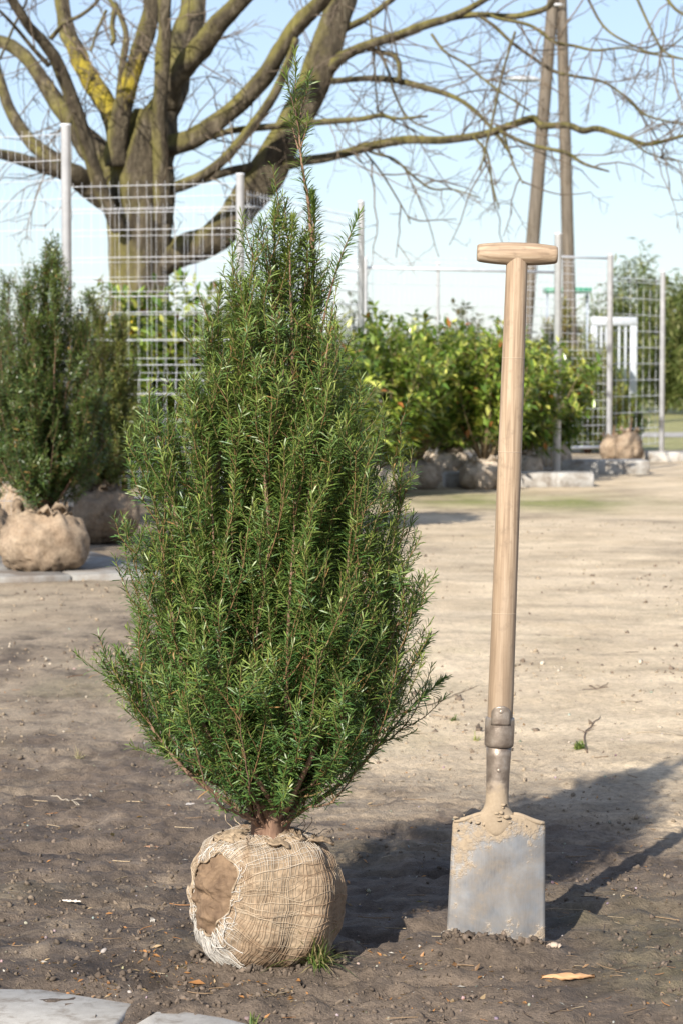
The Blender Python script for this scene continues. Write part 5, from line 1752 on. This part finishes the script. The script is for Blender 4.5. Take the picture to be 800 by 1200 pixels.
def make_tree():
    r = np.random.default_rng(77)
    root = empty('bare_tree', (X_at(165, TREE_Y), TREE_Y, 0)); tag(root, 'huge bare spreading tree with mossy yellow lichened limbs behind the fence', 'tree')
    org = np.array([X_at(165, TREE_Y), TREE_Y, 0])
    t = NT('mossy_bark')
    v = t.coord()
    vs = t.coord((1, 1, 0.3))
    n1 = t.noise(14, vs, 6, 0.7); n2 = t.noise(2.4, v, 5, 0.6); n3 = t.noise(60, vs, 3, 0.6)
    bark = t.ramp(n1, [(0.30, (0.024, 0.019, 0.014)), (0.52, (0.085, 0.070, 0.047)), (0.75, (0.225, 0.19, 0.135))])
    ge = t.n('ShaderNodeNewGeometry')
    nx = t.n('ShaderNodeSeparateXYZ'); t.l(ge.outputs['Normal'], nx.inputs[0])
    # moss and lichen live on the weather side and upper faces of the limbs
    wx = t.math('ADD', t.math('MULTIPLY', nx.outputs[2], 0.5), t.math('MULTIPLY', nx.outputs[0], -0.6))
    mo = t.math('ADD', wx, t.math('MULTIPLY', t.math('SUBTRACT', n2, 0.5), 2.2))
    c = t.mix(t.ramp(mo, [(0.05, 0.0), (0.75, 0.9)]), bark, t.mix(n1, (0.080, 0.074, 0.020), (0.28, 0.25, 0.075)))
    # bright yellow lichen at the fork of the middle limbs
    sp3 = t.n('ShaderNodeVectorMath', operation='DISTANCE'); t.l(v, sp3.inputs[0])
    lc = at(112, 103, TREE_Y) - org
    ld = []
    for (px, py, rad, yy) in ((88, 82, 0.20, .3), (104, 100, 0.17, .1), (128, 117, 0.15, 0), (135, 128, 0.13, 0), (152, 100, 0.17, -.2), (160, 78, 0.12, -.2)):
        q = at(px, py, TREE_Y + yy) - org
        dn = t.n('ShaderNodeVectorMath', operation='DISTANCE'); t.l(v, dn.inputs[0]); dn.inputs[1].default_value = q
        ld.append(t.math('SUBTRACT', 1.0, t.math('DIVIDE', dn.outputs['Value'], rad * 1.9)))
    m_ = ld[0]
    for q in ld[1:]: m_ = t.math('MAXIMUM', m_, q)
    lm = t.ramp(t.math('ADD', m_, t.math('MULTIPLY', t.math('SUBTRACT', n1, 0.5), 2.4)), [(0.30, 0.0), (0.75, 0.85)])
    c = t.mix(lm, c, t.mix(n3, (0.30, 0.24, 0.02), (0.50, 0.39, 0.045)))
    bm_ = t.principled(c, 0.92, 0, 0.2, t.bump(t.math('ADD', n1, t.math('MULTIPLY', n3, 0.4)), 1.0, 0.06))
    # trunk with buttressed foot and shoulders
    tr = [(164, 560, 104), (165, 500, 84), (165, 420, 70), (165, 340, 66), (165, 290, 68), (165, 250, 73), (166, 220, 76), (168, 190, 66), (172, 160, 52), (176, 130, 38)]
    P = catmull([at(x, y, TREE_Y + 0.05) - org for x, y, _ in tr], 60)
    P[0, 2] = min(P[0, 2], -0.1)
    wd = np.interp(np.linspace(0, len(tr) - 1, 60), np.arange(len(tr)), [w_ / 2 / TS for _, _, w_ in tr])
    sides = 36
    V, fl = tubes(P[None], wd[None], sides, True)
    rel = V.reshape(60, sides, 3) - P[:, None]
    aa = np.arctan2(rel[..., 1], rel[..., 0])
    zz = V.reshape(60, sides, 3)[..., 2]
    k = 1 + 0.07 * np.sin(aa * 4 + zz * 0.8) + 0.05 * np.sin(aa * 7 - zz * 1.1) + 0.04 * fbm(aa * 3, zz * 2.2, 3, 5)
    V = (P[:, None] + rel * k[..., None]).reshape(-1, 3)
    mb = MB(); mb.add_mixed(V, fl); mb.build('trunk', bm_, root)
    PA, PL, PR = [], [], []
    for (pl, d0, d1) in LIMBS:
        n = max(16, len(pl) * 6)
        dd = np.linspace(0, 1, len(pl)) ** 1.2
        pts = catmull([at(x, y, TREE_Y + d0 + (d1 - d0) * f) - org for (x, y, _), f in zip(pl, dd)], n)
        wpx = np.interp(np.linspace(0, len(pl) - 1, n), np.arange(len(pl)), [w_ for *_, w_ in pl])
        rad = wpx / 2 / TS
        big = wpx.max() > 7.5
        sides = 18 if big else 7
        V, fl = tubes(pts[None], rad[None], sides, True)
        if big:
            rel = V.reshape(n, sides, 3) - pts[:, None]
            s_ = np.arange(n)[:, None] / n * 9
            a_ = np.arange(sides)[None] / sides * 2 * math.pi
            kk = 1 + 0.17 * fbm(np.cos(a_) * 1.3 + s_ * 0.9, np.sin(a_) * 1.3 + s_ * 0.5 + pl[0][0], 3, 9)
            V = (pts[:, None] + rel * kk[..., None]).reshape(-1, 3)
        mb = MB(); mb.add_mixed(V, fl); mb.build('limb' if big else 'bough', bm_, root)
        q = catmull(pts[::max(1, n // 14)], 14)
        PA.append(q); PL.append(np.linalg.norm(np.diff(pts, axis=0), axis=1).sum()); PR.append(rad.mean())
    PA = np.array(PA); PL = np.array(PL)
    # boughs -> twigs -> twiglets
    mb = MB()

    def lv(P, L, per_m, lmin, lmax, r0, r1, droop, K, sides, tl=0.12, amin=35, amax=80, col=(0.135, 0.105, 0.075)):
        C, ln, _, _ = spawn(P, L, None, r, tl, 1.0, per_m, amin, amax, lmin, lmax, K, droop, taper=0.4)
        C[:, 1:] += np.cumsum(r.normal(0, 0.018, C[:, 1:].shape), 1) * (ln / lmax)[:, None, None]
        V, fl = tubes(C, np.repeat(np.linspace(r0, r1, K)[None], len(C), 0) * r.uniform(0.7, 1.2, (len(C), 1)), sides)
        cc = np.array(col) * r.uniform(0.7, 1.35, (len(C), 1))
        mb.add(V, fl[0], np.repeat(cc, K * sides, 0))
        return C, ln
    C1, L1 = lv(PA, PL, 2.5, 0.45, 1.5, 0.0085, 0.0038, 0.10, 9, 5)
    C1b, L1b = lv(PA, PL, 1.6, 0.5, 1.4, 0.0075, 0.0035, -0.55, 9, 4)
    C1 = np.concatenate([C1, C1b]); L1 = np.concatenate([L1, L1b])
    C2, L2 = lv(C1, L1, 4.3, 0.15, 0.60, 0.0050, 0.0024, 0.05, 6, 3, 0.1, 30, 75)
    lv(C2, L2, 3.5, 0.06, 0.24, 0.0030, 0.0018, 0.05, 4, 3, 0.1, 30, 70)
    tag(mb.build('twigs', m_attr('bare_twig', 0.85, 40, 0.2, 0.002), root), kind='stuff')
    print('tree twigs', len(C1), len(C2))


make_tree()

# ------------------------------------------------------------------ lawn and path beyond the bays
path = MB()
path.add(np.array([(4.2, 37.0, 0.006), (40, 39.5, 0.006), (40, 42.5, 0.006), (4.2, 39.6, 0.006)]), np.array([[0, 1, 2, 3]]))
tag(path.build('path', MAT['concrete'], smooth=False), kind='structure')


# ------------------------------------------------------------------ small things lying about
def blade_tuft(name, label, cat, base, n, L, seed, cols, wid=0.0016, spread=0.8, kind=None, group=None):
    r = np.random.default_rng(seed)
    K = 6
    a = r.uniform(0, 2 * math.pi, n); ln = L * r.uniform(0.45, 1.15, n); lean = r.uniform(0.25, 1.0, n) * spread
    t = np.linspace(0, 1, K)
    P = np.zeros((n, K, 3))
    o = r.normal(0, 0.006, (n, 2))
    hor = lean[:, None] * t[None] ** 1.3 * ln[:, None]
    P[:, :, 0] = o[:, :1] + np.cos(a)[:, None] * hor; P[:, :, 1] = o[:, 1:] + np.sin(a)[:, None] * hor
    P[:, :, 2] = ln[:, None] * (t[None] * np.sqrt(np.maximum(1 - 0.8 * lean[:, None] ** 2, 0.05)) - 0.55 * lean[:, None] * t[None] ** 2.4)
    P[:, :, 2] = np.maximum(P[:, :, 2], 0.002 + 0.003 * t[None]) - 0.002
    side = np.stack([-np.sin(a), np.cos(a), np.zeros(n)], 1)
    wd = wid * (1 - t ** 2 * 0.92)
    V = np.concatenate([P[:, :, None] - side[:, None, None] * wd[None, :, None, None], P[:, :, None] + side[:, None, None] * wd[None, :, None, None]], 2).reshape(-1, 3)
    q = np.array([(2 * k, 2 * k + 1, 2 * k + 3, 2 * k + 2) for k in range(K - 1)])
    F = (q[None] + (np.arange(n) * K * 2)[:, None, None]).reshape(-1, 4)
    c = np.array(cols)[r.choice(len(cols), n)] * r.uniform(0.75, 1.25, (n, 1))
    mb = MB(); mb.add(V, F, np.repeat(c, K * 2, 0))
    o_ = mb.build(name, MAT['softleaf'])
    o_.location = (base[0], base[1], gz(base[0], base[1]))
    return tag(o_, label, cat, group)


grn = [(0.10, 0.16, 0.035), (0.16, 0.20, 0.05), (0.07, 0.12, 0.03), (0.36, 0.30, 0.15)]
blade_tuft('grass_tuft', 'scruffy grass tuft growing against the foot of the burlap root ball', 'grass tuft', gnd(372, 1137), 170, 0.105, 1, grn, 0.0017, 1.0)
blade_tuft('grass_tuft', 'tiny grass sprig at the edge of the paving', 'grass tuft', gnd(297, 1196), 14, 0.03, 2, grn[:2])
blade_tuft('weed', 'small green weed growing in bare soil beside the spade shadow', 'weed', gnd(678, 880), 46, 0.045, 3, grn[:3], 0.003, 1.0)
blade_tuft('weed', 'tiny green weed beside a dry stalk behind the spade', 'weed', gnd(532, 846), 18, 0.03, 4, grn[:3], 0.0028, 1.0)
blade_tuft('dry_grass', 'pale wisp of dry grass lying behind the spade socket', 'dry grass', gnd(556, 868), 16, 0.045, 5, [(0.45, 0.40, 0.18), (0.30, 0.33, 0.10)], 0.0015, 1.0)
blade_tuft('dry_grass', 'pale wisp of dry grass on the dark soil near the yew', 'dry grass', gnd(95, 885), 18, 0.06, 6, [(0.42, 0.36, 0.20), (0.36, 0.30, 0.16)], 0.0013, 1.0)


def chip(name, label, cat, px, py, L, W_, T_, rz, col, seed, rough=0.8):
    r = np.random.default_rng(seed)
    g = gnd(px, py)
    n, m_ = 12, 8
    v = []
    for i in range(n):
        u = -1 + 2 * i / (n - 1)
        k = (0.25 + 0.75 * (1 - abs(u) ** 2.2)) * (1 + 0.22 * r.normal())
        for j in range(m_):
            a = 2 * math.pi * j / m_
            v.append((u * L / 2, math.cos(a) * W_ / 2 * k + 0.12 * W_ * math.sin(u * 4 + seed) + 0.11 * W_ * r.normal(), math.sin(a) * T_ / 2 * k + T_ * 0.4 + 0.16 * T_ * r.normal()))
    q = [(i * m_ + j, i * m_ + (j + 1) % m_, (i + 1) * m_ + (j + 1) % m_, (i + 1) * m_ + j) for i in range(n - 1) for j in range(m_)]
    mb = MB(); mb.add(np.array(v), np.array(q)); mb.f.append(np.array([[j for j in range(m_)][::-1], [(n - 1) * m_ + j for j in range(m_)]]))
    t = NT(name); vv = t.coord((0.2, 1, 1)); nn = t.noise(260, vv, 4, .6)
    mm = t.principled(t.mix(nn, tuple(c * 0.7 for c in col), tuple(min(1, c * 1.25) for c in col)), rough, 0, 0.3, t.bump(nn, 0.5, 0.001))
    o = mb.build(name, mm)
    xs_ = g[0] + np.cos(rz) * np.array([-.4, 0, .4]) * L; ys_ = g[1] + np.sin(rz) * np.array([-.4, 0, .4]) * L
    o.location = (g[0], g[1], float(ground_h(xs_, ys_).max()) - 0.001); o.rotation_euler = (0, 0, rz)
    return tag(o, label, cat)


chip('wood_chip', 'orange brown splintered wood chip on the soil in front of the spade', 'wood chip', 665, 1145, 0.095, 0.017, 0.010, 0.05, (0.46, 0.27, 0.14), 5)
chip('bark_sliver', 'thin pale sliver of bark on dark soil next to the root ball', 'bark sliver', 84, 1054, 0.042, 0.007, 0.005, -0.28, (0.60, 0.53, 0.45), 6)
chip('stone', 'rounded tan stone right at the corner of the spade blade', 'stone', 648, 1116, 0.028, 0.016, 0.012, 0.1, (0.40, 0.32, 0.25), 7)
chip('stone', 'small pale pebble lying between the yew and the dark soil', 'stone', 179, 1080, 0.011, 0.010, 0.009, 0.4, (0.42, 0.39, 0.35), 8)
chip('bark_sliver', 'grey papery flake on the dark soil under the yew branches', 'bark sliver', 223, 938, 0.03, 0.016, 0.004, 0.8, (0.40, 0.37, 0.34), 9)
chip('bark_sliver', 'grey papery flake on the dark soil far out from the yew', 'bark sliver', 60, 910, 0.045, 0.018, 0.004, 0.1, (0.38, 0.35, 0.32), 10)
chip('bark_sliver', 'reddish sliver lying on the soil just behind the root ball', 'bark sliver', 178, 992, 0.035, 0.006, 0.004, -0.1, (0.36, 0.20, 0.12), 11)


def twig(label, pts, rad, seed, col=(0.14, 0.10, 0.07)):
    r = np.random.default_rng(seed)
    W_ = [gnd(*p) for p in pts]
    P = catmull(W_, 20)
    P[:, 2] = ground_h(P[:, 0], P[:, 1]) + rad * 0.9 + 0.001
    o0 = P[0].copy()
    mb = MB(); mb.tube(P - o0, np.linspace(rad, rad * 0.5, 20), 6, col=col)
    for k in range(3):
        i = r.integers(4, 17); a = r.uniform(-1, 1)
        d = P[min(i + 1, 19)] - P[i - 1]; d = norm(d + np.array([-d[1], d[0], 0]) * a + np.array([0, 0, 0.2 * np.linalg.norm(d)]))
        mb.tube(np.array([P[i], P[i] + d * 0.02, P[i] + d * 0.04 + np.array([0, 0, -0.004])]) - o0, [rad * 0.6, rad * .5, rad * .3], 5, col=col)
    o = mb.build('twig', MAT['twig']); o.location = o0
    return tag(o, label, 'twig', 'twigs lying on the soil')


twig('dark crooked twig beside the small green weed', [(687, 884), (684, 868), (688, 858), (703, 845)], 0.0028, 1)
twig('dry pale stalk next to the tiny weed behind the spade', [(505, 838), (520, 841), (533, 846)], 0.0016, 2, (0.4, 0.3, 0.2))
twig('long thin pale stalk beside the weed on the sandy soil', [(745, 862), (775, 864), (815, 868)], 0.0016, 3, (0.34, 0.28, 0.2))
twig('long dark twig lying behind the spade shaft by the yew', [(500, 828), (530, 818), (560, 808)], 0.0016, 4)
twig('pale stalk lying on the soil near the grey papery flakes', [(60, 930), (80, 938), (93, 944)], 0.0016, 5, (0.42, 0.36, 0.28))
twig('short dark twig on sandy soil behind the spade shaft', [(690, 808), (700, 812), (712, 806)], 0.0022, 6)
